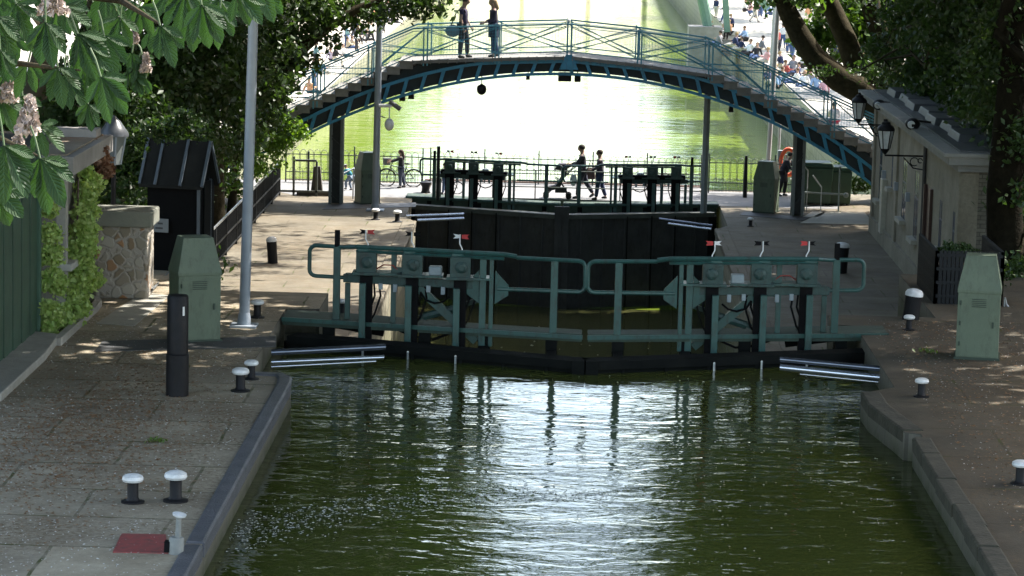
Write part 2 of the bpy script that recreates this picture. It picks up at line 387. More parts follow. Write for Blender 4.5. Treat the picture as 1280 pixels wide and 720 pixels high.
yy = 24.0
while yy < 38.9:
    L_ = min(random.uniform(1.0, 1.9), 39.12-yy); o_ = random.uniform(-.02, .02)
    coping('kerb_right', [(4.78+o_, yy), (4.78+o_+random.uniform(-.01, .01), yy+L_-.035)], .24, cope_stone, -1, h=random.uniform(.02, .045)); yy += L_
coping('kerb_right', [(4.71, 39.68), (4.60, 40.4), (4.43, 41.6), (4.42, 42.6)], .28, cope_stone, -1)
coping('kerb_lower_left', [(-4.6, 51.5), (-4.6, 87.9)], .4, stone_low, 1, Z1)
coping('kerb_lower_right', [(4.62, 50.5), (4.62, 87.9)], .4, stone_low, -1, Z1)

# dark ducts / plates let into the ground
plate_m = mat('steel_plate', (.04, .042, .045), rough=.7, c2=(.065, .065, .065), scale=4)
def ground_plate(pxs, z, label, m_, name='ground_plate'):
    p = [G(x, y, z) for x, y in pxs]; mb = MB(); mb.prism([(q.x, q.y) for q in p], z+.001, z+.012)
    return tag(mb.build(name, m_), label, 'cover plate')
ground_plate([(118, 440), (345, 434), (345, 421), (128, 427)], 0, 'long dark steel duct cover crossing the left quay behind the black post', plate_m)
ground_plate([(403, 262), (520, 259), (520, 253.5), (412, 256)], Z1, 'dark duct cover in the lower quay beside the far left green cabinet', plate_m)
ground_plate([(925, 269), (1004, 276), (1012, 272), (930, 265)], Z1, 'dark duct cover in front of the far right green cabinet', plate_m)
red_m = mat('red_paint', (.30, .055, .05), rough=.65, c2=(.19, .06, .055), scale=9, grime=.6, gcol=(.09, .05, .04))
ground_plate([(141, 691), (211, 692.5), (207, 669), (152, 668)], 0, 'faded red painted metal hatch flush in the left quay paving', red_m, 'red_hatch')
stone_light = mat('pale_flagstone', (.42, .40, .34), rough=.85, c2=(.52, .49, .42), scale=2, bump=.3)
ground_plate([(1000, 279), (1093, 281), (1081, 266), (1030, 265)], Z1, 'pale flagstone slab on the lower right quay beside the stone building', stone_light, 'flagstone')
ground_plate([(1003, 271.5), (1023, 271.5), (1033, 265), (1015, 265)], Z1, 'small pale slab left of the large pale flagstone', stone_light, 'flagstone')
ground_plate([(120, 405), (168, 408), (212, 370), (178, 366)], 0, 'pale stone strip of paving leading from the stone pillar', mat('step_stone', (.26, .25, .22), rough=.85, c2=(.34, .33, .28), scale=3, bump=.4), 'flagstone')

# litter: brown bits and white petals on the quays, flecks on the water
def scatter(name, m_, n, region, z, size, label_kind='stuff'):
    v = []; f = []
    k = 0
    while k < n:
        x, y = region()
        if x is None: continue
        s = size*random.uniform(.5, 1.4); a = random.uniform(0, 6.28); ca, sa = math.cos(a)*s, math.sin(a)*s
        o = len(v); h = z+.006
        v += [(x+ca, y+sa, h), (x-sa*.6, y+ca*.6, h+.012*random.random()), (x-ca, y-sa, h+.004), (x+sa*.6, y-ca*.6, h+.01*random.random())]
        f.append((o, o+1, o+2, o+3)); k += 1
    mb = MB(); mb.v = v; mb.f = f; mb.mi = [0]*len(f)
    return mb.build(name, m_)
pet = mat('petal_white', (.55, .53, .5), var=.1); brn = mat('litter_brown', (.17, .08, .035), c2=(.26, .15, .07), scale=30)
def pr_():
    x, y = random.uniform(-9, -4.45), random.uniform(30, 49)
    return (x, y) if (y < 42.5 or x < -5.0) and (x > -8.0 or y < 43) else (None, None)
tag(scatter('fallen_petals', pet, 4300, pr_, 0, .014), 'white chestnut petals scattered over the left quay paving', 'petals', kind='stuff')
def rr():
    x = random.gauss(-6.6, .9); y = random.gauss(38.5, 3.0)
    return (x, y) if x < (-4.6 if y < 42.5 else -5.0) and y < 49 else (None, None)
tag(scatter('fallen_litter', brn, 7500, rr, 0, .024), 'brown fallen bud scales scattered over the left quay paving', 'leaf litter', kind='stuff')
tag(scatter('fallen_petals', pet, 900, lambda: (random.uniform(5.2, 8), random.uniform(34, 50)), 0, .012), 'sparse pale petals scattered over the right quay paving', 'petals', kind='stuff')
tag(scatter('fallen_litter', brn, 2600, lambda: (random.uniform(5.3, 8.4), random.uniform(33, 50)), 0, .024), 'brown leaf litter over the shaded right quay', 'leaf litter', kind='stuff')
def foam():
    t = random.random()
    px = 262+t*t*500; c = 648+18*math.sin(t*5.5)-14*t
    g = G(px, random.gauss(c, 13*(1-t)+5), ZW)
    return (g.x, g.y) if g.x > -4.05 else (None, None)
fo = mat('foam_white', (.45, .46, .44), var=.05)
tag(scatter('floating_petals', fo, 1100, foam, ZW, .020), 'band of pale petals and foam drifting by the left wall', 'floating petals', kind='stuff')
tag(scatter('floating_petals', fo, 420, lambda: (random.uniform(-4, 4.6), random.uniform(31, 46)), ZW, .016), 'loose pale flecks floating all over the green lock water', 'floating petals', kind='stuff')
tag(scatter('floating_litter', fo, 70, lambda: (random.uniform(-2.5, 4), random.uniform(78, 88)), ZL, .05), 'white litter floating on the lower chamber water', 'floating litter', kind='stuff')
sprig = leafmat('sprig_leaf', (.10, .16, .04), (.16, .24, .07))
for (px, py, z, lb) in ((199, 553, 0, 'small fallen green leaf sprig on the left quay paving'), (1160, 441, 0, 'small fallen green leaf sprig beside the right near cabinet')):
    g = G(px, py, z); tag(leaves_mesh('leaf_sprig', RNG.normal(size=(26, 3))*np.array([.09, .07, .01])+np.array([g.x, g.y, z+.03]), .09, sprig, None, up=3), lb, 'fallen leaves')

# road over the gate tail, with a brown kerb beam
mb = MB(); mb.box((0, 97.45, Z1-.12), (9.4, 4.7, .24)); struct(mb.build('road_bridge_deck', asphalt))
struct(MB().box((0, 99.95, Z1-.18), (9.8, .3, .45)).build('road_kerb_beam', mat('rust_beam', (.16, .10, .085), c2=(.22, .15, .12), rough=.7)))
struct(MB().sheet([(-9, 94.3), (-4.7, 94.3), (-4.7, 98.7), (-12, 98.7)], Z1+.004).build('road', asphalt))
struct(MB().sheet([(4.7, 94.3), (9, 94.3), (9.4, 98.7), (4.7, 98.7)], Z1+.004).build('road', asphalt))
# ================================================================== LOCK GATES
gm = mat('gate_paint', (.028, .092, .082), rough=.4, c2=(.018, .065, .06), scale=5, bump=.15, grime=.75, gcol=(.02, .022, .018))
gm2 = mat('gearbox_paint', (.03, .075, .068), rough=.5, c2=(.015, .04, .036), scale=7, bump=.3, grime=.8, gcol=(.02, .018, .014))
gdeck = mat('walkway_steel', (.045, .075, .055), rough=.75, c2=(.028, .045, .034), scale=6, bump=.5, bscale=60)
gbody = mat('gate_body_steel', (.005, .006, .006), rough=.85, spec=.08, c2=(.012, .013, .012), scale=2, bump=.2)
gface = mat('gate_face_steel', (.022, .023, .022), rough=.7, c2=(.045, .045, .042), scale=1.5, bump=.3, grime=.7, gcol=(.012, .010, .006))
gtop = mat('gate_beam_steel', (.075, .085, .075), rough=.7, c2=(.045, .05, .042), scale=3)
blackm = mat('black_iron', (.005, .005, .006), rough=.7, var=.4, spec=.12)
rodm = mat('steel_rod', (.35, .37, .38), rough=.35, metal=.7)
greybox = mat('grey_box', (.26, .31, .34), rough=.5)
flag_r = mat('flag_red', (.45, .03, .03)); flag_w = mat('flag_white', (.75, .75, .75)); bluem = mat('hose_blue', (.02, .08, .3))

def lock_gate(name, s, c, label, variant=0):
    """one mitre leaf. x runs outwards from the mitre, y away from the camera, z up from the walkway"""
    root = empty(name, c, 0, label, 'lock gate', 'lock gate leaves')
    K = .20
    T = lambda x, y, z: (s*x*1.03, y+K*x, z)
    # --- leaf body (steel skin, ribs, top beam), standing in front of the walkway
    B = lambda x, z, y=0: (s*x*1.01, -1.42+.37*x+y, z)
    mb = MB(); x0, x1 = -.03, 4.86
    mb.add([B(x0, -4.4), B(x1, -4.4), B(x1, -.32), B(x0, -.34), B(x0, -4.4, .3), B(x1, -4.4, .3), B(x1, -.32, .3), B(x0, -.32, .3)],
           [(0, 1, 2, 3), (4, 5, 6, 7), (0, 1, 5, 4), (3, 2, 6, 7), (0, 3, 7, 4), (1, 2, 6, 5)])
    for x in (.6, 1.3, 2.0, 2.8, 3.6, 4.3): mb.bar(B(x, -4.3, -.03), B(x, -.35, -.03), .05, .06)
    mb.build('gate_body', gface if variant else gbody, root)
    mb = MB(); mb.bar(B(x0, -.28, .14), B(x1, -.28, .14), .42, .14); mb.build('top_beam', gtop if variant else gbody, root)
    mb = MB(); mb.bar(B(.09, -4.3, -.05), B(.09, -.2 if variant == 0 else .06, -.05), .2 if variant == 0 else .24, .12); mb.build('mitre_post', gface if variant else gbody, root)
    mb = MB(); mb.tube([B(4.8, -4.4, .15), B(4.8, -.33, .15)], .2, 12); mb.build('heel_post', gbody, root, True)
    # --- walkway
    mb = MB()
    pts = [(.03, .0, .5), (1.6, 0, .5), (1.62, 0, .55), (3.0, 0, .7), (3.6, -.02, .85), (4.97, 0, .85)]
    for a, b in zip(pts[:-1], pts[1:]):
        vs = [T(a[0], a[1], -.13), T(b[0], b[1], -.13), T(b[0], b[1]+b[2], -.13), T(a[0], a[1]+a[2], -.13)]
        vs += [(x, y, 0) for x, y, z in vs]
        mb.add(vs, [(0, 1, 2, 3), (7, 6, 5, 4), (0, 1, 5, 4), (2, 3, 7, 6), (1, 2, 6, 5), (3, 0, 4, 7)])
    mb.build('walkway', gdeck, root)
    mb = MB(); mb.bar(T(.02, -.03, -.05), T(4.98, -.03, -.03), .04, .07); mb.tube([T(.03, .5, -.035), T(3, .62, -.035)], .03, 6); mb.build('walkway_edge', gm, root)
    for x in (.52, 1.62, 2.6, 4.2):
        mb = MB(); a = T(x, .12, -.1); b = B(x, -.3, .1); mb.bar(a, (a[0], a[1], -.42), .2, .2); mb.bar((a[0], a[1], -.38), b, .16, .16); mb.build('bracket', gbody, root)
    # --- handrail: loop at the mitre, kinked run, loop over the quay
    def loop(x, dirx, y, ztop, zlow, inner_top, inner_low, r=.11):
        p = [inner_top]
        for k in range(5): t = R(22.5*k); p.append(T(x+dirx*(-r+r*math.sin(t)), y, ztop-r+r*math.cos(t)))
        for k in range(5): t = R(22.5*k); p.append(T(x+dirx*(-r+r*math.cos(t)), y, zlow+r-r*math.sin(t)))
        p.append(inner_low); return p
    mb = MB()
    p = loop(.0, -1, .05, 1.22, .70, T(1.12, .05, 1.22), T(1.42, .05, .68))
    mb.tube([T(3.75, .0, 1.27), T(1.32, .0, 1.27), T(1.12, .05, 1.24)] , .042, 8)
    mb.tube([T(3.75, -.02, 1.20), T(1.32, -.02, 1.20)], .03, 6)
    mb.tube(p, .036, 8)
    q = loop(4.54, 1, .12, 1.24, .72, T(4.1, .12, 1.24), T(3.7, .12, .72))
    mb.tube([T(3.75, .0, 1.27), T(3.98, .1, 1.24)] + q, .036, 8)
    mb.build('handrail', gm, root, True)
    # --- posts
    def post(x, z0, z1, w, y=.05, m_=gm, nm='post'):
        b = MB(); b.bar(T(x, y, z0), T(x, y, z1), w, w*.8); return b.build(nm, m_, root, bevel=.006)
    post(.50, -.08, 1.20, .12); post(1.52, -.3, 1.2, .07); post(1.66, -.3, 1.2, .11); post(3.13, -.02, 1.2, .09, .1)
    post(3.9, 0, .62, .09, .2); post(4.08, -.02, 1.24, .12, .12); post(3.62, -.3, 1.18, .12, .25)
    b = MB(); b.bar(T(4.08, .12, 1.2), T(4.08, .12, 1.52), .085, .085); b.build('post_cap', blackm, root)
    # gussets by the double post
    if variant:
        b = MB(); b.bar(T(.05, .06, -.26), T(4.9, .06, -.26), .06, .30); b.build('valance', gdeck, root)
        b = MB(); b.bar(T(1.75, .05, .87), T(3.85, .05, .87), .26, .14); b.build('upper_beam', blackm, root)
    for gx, d in (((1.72, 1), (1.46, -1)) if not variant else ()):
        b = MB(); w = .22; poly = [(gx, .42), (gx+d*w, .58), (gx+d*w, .75), (gx, .98)]
        vs = [T(x, .03, z) for x, z in poly]+[T(x, .06, z) for x, z in poly]
        b.add(vs, [(0, 1, 2, 3), (7, 6, 5, 4), (0, 1, 5, 4), (1, 2, 6, 5), (2, 3, 7, 6), (3, 0, 4, 7)]); b.build('gusset', gm, root)
    b = MB(); b.bar(T(2.98, .1, .62), T(2.98, .1, .95), .3, .03); b.build('gusset', gm, root)
    # horizontal machinery beam and shelf plates
    b = MB(); b.bar(T(1.8, .14, .72), T(3.95, .14, .72), .22, .14); b.build('cross_beam', gm2, root, bevel=.01)
    for x in (1.86, 2.66, 3.4):
        b = MB(); b.box(T(x-.14, .12, .84), (.42, .42, .035)); b.build('shelf_plate', gm, root)
    # struts down to the leaf
    if not variant: b = MB(); b.bar(T(1.75, .2, -.25), T(2.72, .1, .62), .1, .14); b.build('strut', gm, root)
    b = MB(); b.bar(T(1.7, .26, .45), T(2.7, .16, .1), .08, .08); b.tube([T(2.0, .2, .32), T(2.62, .16, .12)], .07, 8); b.build('hydraulic_ram', gm2, root) if not variant else None
    b = MB(); b.bar(T(3.3, .5, -.25), T(4.1, .3, -.12), .1, .12); b.build('strut', gbody, root)
    # three sluice gearboxes
    for i, x in enumerate((2.03, 2.82, 3.58)):
        g = MB(); g.box(T(x, .02, 1.03), (.34, .3, .34)); g.box(T(x, .02, .84), (.46, .38, .05)); g.lathe(T(x-.02, -.13, 1.03), [(.1, 0), (.1, .03), (.05, .05)], 12, (0, -1, 0))
        for k in range(6): t = k*math.pi/3; g.ell(T(x+.075*math.cos(t), -.17, 1.03+.075*math.sin(t)), .014, 6, 4)
        gb = g.build('gearbox', gm2, root, bevel=.012)
        w = MB(); w.box((0, 0, 0), (.1, .08, .1)); lid = MB(); lid.box(T(x+.05, .05, 1.22), (.2, .2, .05)); lid.build('lid', gm, gb, bevel=.01)
        ped = MB(); ped.bar(T(x, .05, -.4), T(x, .05, .84), .21 if not variant else .30, .17); ped.build('pedestal', blackm, root, bevel=.01)
        f = MB(); f.bar(T(x+.05, -.16, -.42), T(x+.05, -.16, .68), .11, .1); f.bar(T(x+.05, -.16, .62), T(x+.05, -.02, .62), .08, .08); f.build('rack_housing', gm, root, bevel=.008)
        if i < 3:
            rd = MB(); rd.tube([B(x+.05, -.3, -.12), B(x+.05, -1.05 if variant == 0 else -3.5, -.12)], .02, 6); rd.tube([B(x+.05, -.3, -.12), T(x+.05, -.16, -.4)], .02, 6); rd.build('sluice_rod', rodm if variant == 0 else gbody, root)
        fw = MB(); fz = 1.27; fw.tube([T(x-.03, .0, fz-.1), T(x-.02, .0, fz+.06), T(x+.02-.1*s*0, 0, fz+.14), T(x+.02, 0, fz+.3)], .011, 5); fr = fw.build('indicator_wire', flag_w, root)
        v = MB(); v.add([T(x-.13, 0, fz+.225), T(x-.01, 0, fz+.23), T(x-.01, 0, fz+.295), T(x-.13, 0, fz+.305), T(x-.10, .0, fz+.265)], [(0, 1, 2, 3, 4)]); ind = v.build('indicator_arrow', flag_r if i != 1 else blackm, fr)
        v = MB(); v.add([T(x+.01, 0, fz+.24), T(x+.13, 0, fz+.225), T(x+.09, 0, fz+.265), T(x+.13, 0, fz+.305), T(x+.01, 0, fz+.29)], [(0, 1, 2, 3, 4)]); v.build('indicator_arrow', flag_w if i == 0 else blackm, fr)
        h = MB()
        for dx, sag in ((-.12, .25), (-.2, .1)):
            h.tube([T(x+dx, .1, .7), T(x+dx*1.2, .05, .45), T(x+dx*1.2+.1, .05, .1+sag*.2), T(x+dx+.25, .1, -.15)], .018, 6)
        h.build('hose', blackm, root, True)
        if i < 2:
            MB().box(T(x+.28, .02, .6), (.07, .07, .13)).build('limit_switch', greybox, root, bevel=.008); MB().box(T(x+.52, .02, .62), (.07, .07, .11)).build('limit_switch', greybox, root, bevel=.008)
    b = MB(); b.box(T(2.44, .06, .93), (.22, .2, .15)); b.build('motor_box', greybox, root, bevel=.02)
    b = MB(); b.tube([T(2.2, .05, .5), T(2.3, .0, .42), T(2.44, .0, .38), T(2.6, 0, .43), T(2.68, .05, .55)], .02, 6); b.tube([T(2.2, .12, -.14), T(2.45, .1, -.25), T(2.8, .1, -.22), T(3.1, .1, -.1)], .022, 6); b.build('hose', blackm, root, True)
    b = MB(); b.tube([T(3.0, .1, .85), T(3.15, .05, .98), T(3.3, .05, .98), T(3.42, .1, .9)], .012, 5); b.build('hose', mat('hose_orange', (.35, .06, .05)), root)
    return root
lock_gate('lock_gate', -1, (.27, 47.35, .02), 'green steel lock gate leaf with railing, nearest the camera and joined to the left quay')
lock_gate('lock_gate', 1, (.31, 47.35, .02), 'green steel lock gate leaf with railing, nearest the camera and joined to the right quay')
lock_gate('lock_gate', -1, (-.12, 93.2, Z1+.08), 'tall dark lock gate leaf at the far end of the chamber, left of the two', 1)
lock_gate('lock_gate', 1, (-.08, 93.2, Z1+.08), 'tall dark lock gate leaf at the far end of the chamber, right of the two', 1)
for (x, y) in ((547, 250),):
    pass

# pale steel fender bars in the gate recesses
chrome = mat('wet_steel', (.55, .58, .66), rough=.22, metal=.85, var=.05); dkbar = mat('dark_wet_steel', (.16, .18, .23), rough=.25, metal=.8)
def bar_px(a, b, z, Y, r, m_, label):
    p, q = D(*a, Y), D(*b, Y+.25)
    mb = MB(); mb.tube([p, q], r, 10)
    tag(mb.build('fender_bar', m_, smooth=True), label, 'fender bar', 'steel fender bars in the gate recesses')
bar_px((339, 440.5), (482, 433.5), 0, 45.3, .05, dkbar, 'upper dull steel bar in the left recess of the near gate')
bar_px((339, 452.5), (480, 446.5), 0, 45.3, .035, chrome, 'bright steel bar, middle of the three in the near gate left recess')
bar_px((339, 458.5), (470, 451.5), 0, 45.4, .022, chrome, 'thin bright steel bar, lowest in the near gate left recess')
bar_px((1108, 461.5), (975, 449), 0, 45.3, .045, dkbar, 'upper dull steel bar in the right recess of the near gate')
bar_px((1108, 472.5), (975, 459), 0, 45.3, .055, chrome, 'bright wide steel bar, middle of the three in the near gate right recess')
bar_px((1108, 478.5), (1000, 467.5), 0, 45.4, .02, chrome, 'thin bright steel bar, lowest in the near gate right recess')
bar_px((508, 270), (580, 267.3), 0, 88.6, .035, chrome, 'upper white bar in the left recess of the far gate')
bar_px((522, 275.5), (580, 273), 0, 88.6, .045, chrome, 'lower white bar in the left recess of the far gate')
bar_px((890, 282), (824, 273.5), 0, 88.6, .035, dkbar, 'upper dull bar in the right recess of the far gate')
bar_px((889, 286.5), (835, 279.5), 0, 88.6, .035, chrome, 'lower pale bar in the right recess of the far gate')

# ================================================================== QUAY FURNITURE
white_m = mat('white_enamel', (.80, .81, .82), rough=.4, c2=(.55, .55, .54), scale=14, bump=.2)
blk = mat('black_paint', (.010, .010, .012), rough=.55, var=.3, spec=.22, grime=.4, gcol=(.025, .02, .016))
def mushroom(px, py, z, label, k=1.0, name='mooring_bollard', tilt=0):
    g = G(px, py, z); root = empty(name, g, 0, label, 'bollard', 'white capped mooring bollards')
    mb = MB(); mb.lathe((0, 0, 0), [(.15*k, 0), (.15*k, .02*k), (.09*k, .035*k), (.072*k, .06*k), (.072*k, .29*k)], 18); mb.build('stem', blk, root, True)
    mb = MB(); mb.lathe((0, 0, 0), [(.075*k, .262*k), (.12*k, .272*k), (.138*k, .30*k), (.128*k, .338*k), (.085*k, .362*k), (.03*k, .37*k)], 20); mb.build('cap', white_m, root, True)
    return root
mushroom(166, 628, 0, 'white capped black mooring bollard above the red hatch, left of the pair', .95)
mushroom(219.5, 626.5, 0, 'white capped black mooring bollard near the kerb, right of the pair above the red hatch', 1.02)
mushroom(300.5, 489, 0, 'white capped black mooring bollard right of the tall black post', .95)
mushroom(314, 474, 0, 'small white capped bollard just behind the larger one near the tall black post', .8)
mushroom(321.5, 397, 0, 'white capped bollard beside the foot of the grey lamp post', .85)
mushroom(1151.5, 496, 0, 'white capped black bollard alone on the right quay near the gate recess', .78)
mushroom(1275, 605, 0, 'white capped black bollard cut by the right picture edge', .85)
mushroom(1136, 412.5, 0, 'white capped bollard in front of the thick leaning bollard on the right', .72)
mushroom(427, 392, 0, 'white capped bollard half hidden behind the near left gate railing', .7)
mushroom(469.5, 274.5, Z1, 'small white capped bollard at the foot of the mid quay pole', .95)
mushroom(496.5, 277.5, Z1, 'small white capped bollard on the lower left quay edge by the white bars', 1.0)
mushroom(938, 283, Z1, 'small white capped bollard below the far right green cabinet', .75)

def tube_bollard(g, r, h, tilt, label):
    root = empty('tube_bollard', g, 0, label, 'bollard', 'thick black bollards with white tops')
    root.rotation_euler = (0, tilt, 0)
    mb = MB(); mb.lathe((0, 0, 0), [(r, -.05), (r*.96, h*.5), (r, h)], 20); mb.build('post', blk, root, True)
    mb = MB(); mb.lathe((0, 0, h), [(r*1.06, 0), (r*1.06, .05), (r*.85, .1), (r*.4, .125)], 20); mb.build('cap', white_m, root, True)
tube_bollard(G(341, 329, Z1), .14, .60, R(-4), 'short black tube bollard with white rim on the lower left quay')
tube_bollard(Vector((4.2/3.6*4.62+.1, 79.5, Z1)) if False else G(1050, 341, Z1), .19, .72, R(3), 'black tube bollard with white top behind the near right gate railing loop')
tube_bollard(G(1138, 399, 0), .15, .42, R(6), 'thick leaning black tube bollard with white top on the near right quay')

# green cabinets
cab_m = mat('cabinet_green', (.12, .158, .108), rough=.55, c2=(.095, .128, .088), scale=2, bump=.15, grime=.65, gcol=(.06, .075, .05))
cab_d = mat('cabinet_seam', (.03, .05, .035))
def cabinet(px, py, z, rz, label, h=1.68, w=.70, d=.62):
    g = G(px, py, z); root = empty('control_cabinet', g, rz, label, 'cabinet', 'green tapered control cabinets')
    hb = h*.66
    mb = MB(); mb.box((0, 0, hb/2), (w, d, hb)); mb.build('body', cab_m, root, bevel=.012)
    mb = MB(); a, b = w/2+.012, d/2+.012; c_, e = w*.35, d*.33
    vs = [(-a, -b, hb-.03), (a, -b, hb-.03), (a, b, hb-.03), (-a, b, hb-.03), (-a, -b, hb+.02), (a, -b, hb+.02), (a, b, hb+.02), (-a, b, hb+.02), (-c_, -e, h), (c_, -e, h), (c_, e, h), (-c_, e, h)]
    fs = [(0, 1, 5, 4), (1, 2, 6, 5), (2, 3, 7, 6), (3, 0, 4, 7), (4, 5, 9, 8), (5, 6, 10, 9), (6, 7, 11, 10), (7, 4, 8, 11), (8, 9, 10, 11), (3, 2, 1, 0)]
    mb.add(vs, fs).build('hood', cab_m, root, bevel=.008)
    mb = MB(); mb.box((0, -d/2-.004, hb*.48), (w*.86, .006, hb*.86)); dr = mb.build('door', cab_m, root, bevel=.003)
    mb = MB(); mb.box((w*.34, -d/2-.014, hb*.52), (.03, .02, .1)); mb.build('handle', cab_d, dr)
    mb = MB(); mb.box((0, 0, .02), (w+.05, d+.05, .04)); mb.build('plinth', cab_d, root)
    mb = MB()
    for k in range(5): mb.box((0, -d/2-.012, hb*.78+k*.03), (w*.34, .012, .012))
    mb.build('vent_slats', cab_d, dr)
    for zz in (.2, .5, .8): MB().lathe((-w*.43, -d/2-.012, hb*zz), [(.014, 0), (.014, .07)], 8).build('hinge', cab_d, dr)
    return root
cabinet(243, 424, 0, R(22), 'tapered green cabinet on the near left quay behind the black post', 1.68)
cabinet(1221, 446, 0, R(-9), 'tapered green cabinet on the near right quay with scraped paint', 1.68, .68)
cabinet(459, 254, Z1, R(24), 'tapered green cabinet on the far left quay beside the mid pole', 1.66, .66)
cabinet(957, 265, Z1, R(-20), 'tapered green cabinet on the far right quay below the blue bridge', 1.66)

# tall black post, lamp and mast poles
g = G(221.5, 494, 0); root = empty('black_post', g, 0, 'tall thick black cylindrical post on the left quay', 'post')
MB().lathe((0, 0, 0), [(.165, 0), (.165, .60), (.15, .615)], 24).build('lower_tube', blk, root, True)
MB().lathe((0, 0, 0), [(.155, .62), (.155, 1.44), (.14, 1.465), (.05, 1.47)], 24).build('upper_tube', blk, root, True)
MB().box((.10, -.125, 1.25), (.03, .006, .13), R(40)).build('sticker', white_m, root)
grey_m = mat('galvanised_grey', (.30, .335, .38), rough=.5, metal=.2, c2=(.25, .28, .32), scale=3)
def pole(g, r, h, lean, label, name='lamp_post', base=True, m_=None, ly=0, r2=None):
    root = empty(name, g, 0, label, 'pole'); root.rotation_euler = (ly, lean, 0)
    MB().lathe((0, 0, 0), [(r*1.0, 0), (r*.98, h*.4), ((r2 or r*.8), h)], 16).build('shaft', m_ or grey_m, root, True)
    if base:
        MB().box((0, 0, .02), (r*5, r*5, .04)).build('base_plate', m_ or grey_m, root, bevel=.01)
        MB().lathe((0, 0, .04), [(r*1.35, 0), (r*1.2, .12), (r*1.02, .2)], 16).build('collar', m_ or grey_m, root, True)
    return root
lp = pole(G(305, 408, 0), .088, 9.5, R(1.1), 'tall slim grey lamp post on the near left quay', r2=.07)
mb = MB(); mb.tube([(0, 0, 9.4), (.5, 0, 9.6), (1.1, 0, 9.65)], .035, 8); mb.build('arm', grey_m, lp); MB().box((1.4, 0, 9.62), (.7, .25, .12)).build('lamp_head', grey_m, lp, bevel=.03)
mp = pole(G(469, 263, Z1), .11, 9.0, R(.3), 'grey camera mast standing behind the white capped bollards on the far left', 'camera_mast', r2=.08)
k = 3600/90.5
def onmast(px, py): v = D(px, py, 90.3) - G(469, 263, Z1); return (v.x, v.y, v.z)
cam = MB(); cam.tube([onmast(473, 132), onmast(489, 132)], .06, 8); cb = cam.build('camera_arm', white_m, mp)
MB().tube([onmast(486, 126.5), onmast(500, 136.5)], .075, 10).build('bullet_camera', mat('cam_grey', (.12, .12, .12)), mp, True)
d = MB(); d.tube([onmast(486, 134), onmast(486, 150)], .02, 6); d.ell(onmast(486, 155.5), (.15, .15, .2), 14, 8); d.build('dome_camera', white_m, mp, True)
MB().tube([onmast(475, 145), onmast(481, 147)], .02, 5).build('clamp', grey_m, mp)
pole(Vector(G(958, 236, Z1)), .085, 7.2, R(1.6), 'grey and white lamp mast rising behind the far right green cabinet', 'lamp_mast', False, mat('mast_pale', (.42, .42, .44), rough=.5, c2=(.3, .28, .28), scale=1))
pole(Vector(G(971, 233, Z1)), .05, 2.9, R(.8), 'thin pale pole beside the life ring on the far right', 'thin_pole', False, mat('mast_pale2', (.4, .4, .42)))
pole(Vector(G(931, 247, Z1)), .07, 1.42, 0, 'slim black post left of the far right green cabinet', 'slim_post', False, blk, r2=.05)
for (px, py, h, lb) in ((547, 250, 1.75, 'slim black post at the outer end of the far left gate walkway'),):
    pole(D(px, py, 92.8), .06, h, 0, lb, 'slim_post', False, blk, r2=.055)

# white topped grey stub by the red hatch
stub_m = mat('stub_grey', (.17, .18, .17), rough=.7, c2=(.26, .26, .24), scale=10)
g = G(220, 692, 0); root = empty('quay_stub', g, 0, 'grey stub post with a flat white top on the kerb beside the red hatch', 'stub post')
root.rotation_euler = (0, R(2), 0)
MB().lathe((0, 0, 0), [(.085, 0), (.085, .17), (.07, .19)], 16).build('base', stub_m, root, True)
MB().lathe((.015, 0, 0), [(.035, .18), (.03, .42)], 12).build('rod', stub_m, root, True)
MB().lathe((.015, 0, .41), [(.03, 0), (.075, .025), (.08, .045), (.02, .055)], 16, (.15, -.1, 1)).build('cap', white_m, root, True)
MB().box((-.1, 0, .08), (.06, .1, .12)).build('bracket', blackm, root)
# capstan by the far left gate
root = empty('capstan', G(532, 241, Z1), 0, 'waisted black mooring capstan behind the far left gate end', 'capstan')
MB().lathe((0, 0, 0), [(.17, 0), (.13, .08), (.13, .2), (.19, .32), (.2, .36), (.03, .42)], 18).build('body', blk, root, True)

# ================================================================== FENCES
darkrail = mat('dark_rail', (.012, .014, .016), rough=.6, spec=.25)
fence_m = mat('fence_green_grey', (.07, .085, .075), rough=.5)
# sloping-looking dark rail fence along the lower left quay
fa, fb = G(278, 326, Z1), G(351, 241, Z1); fxx = (fa.x+fb.x)/2
root = empty('rail_fence', (fxx, 78, Z1), 0, 'dark metal rail fence with close bars along the lower left quay', 'fence')
x = 0
y0, y1 = -4.0, 16.0; n = 8
for k in range(n+1):
    y = y0+(y1-y0)*k/n; MB().bar((x, y, 0), (x, y, 1.12), .06, .06).build('post', darkrail, root)
for z in (.12, .58, 1.1):
    MB().bar((x, y0, z), (x, y1, z), .045, .05).build('rail', rodm if z > 1 else darkrail, root)
mb = MB(); yy = y0
while yy < y1: mb.bar((x, yy, .12), (x, yy, 1.08), .018, .018); yy += .13
mb.build('bars', darkrail, root)
# stair handrail at the drop beside the hut
hr = MB(); hr.tube([G(188, 366, .0)+Vector((0, 0, .02)), G(190, 362, .12), D(200, 352, 52.6), D(212, 340, 53.5)], .022, 6)
tag(hr.build('handrail', rodm), 'bright thin handrail rising beside the near left green cabinet', 'handrail')
hr = MB(); a = D(1256, 372, 52.0); b = D(1265, 390, 52.0); hr.tube([a, D(1258, 381, 52), b], .022, 6); hr.tube([b, Vector((b.x, b.y, 0))], .022, 6); hr.tube([a, Vector((a.x, a.y, 0))], .018, 6)
tag(hr.build('handrail', rodm), 'short pale handrail behind the near right green cabinet', 'handrail')

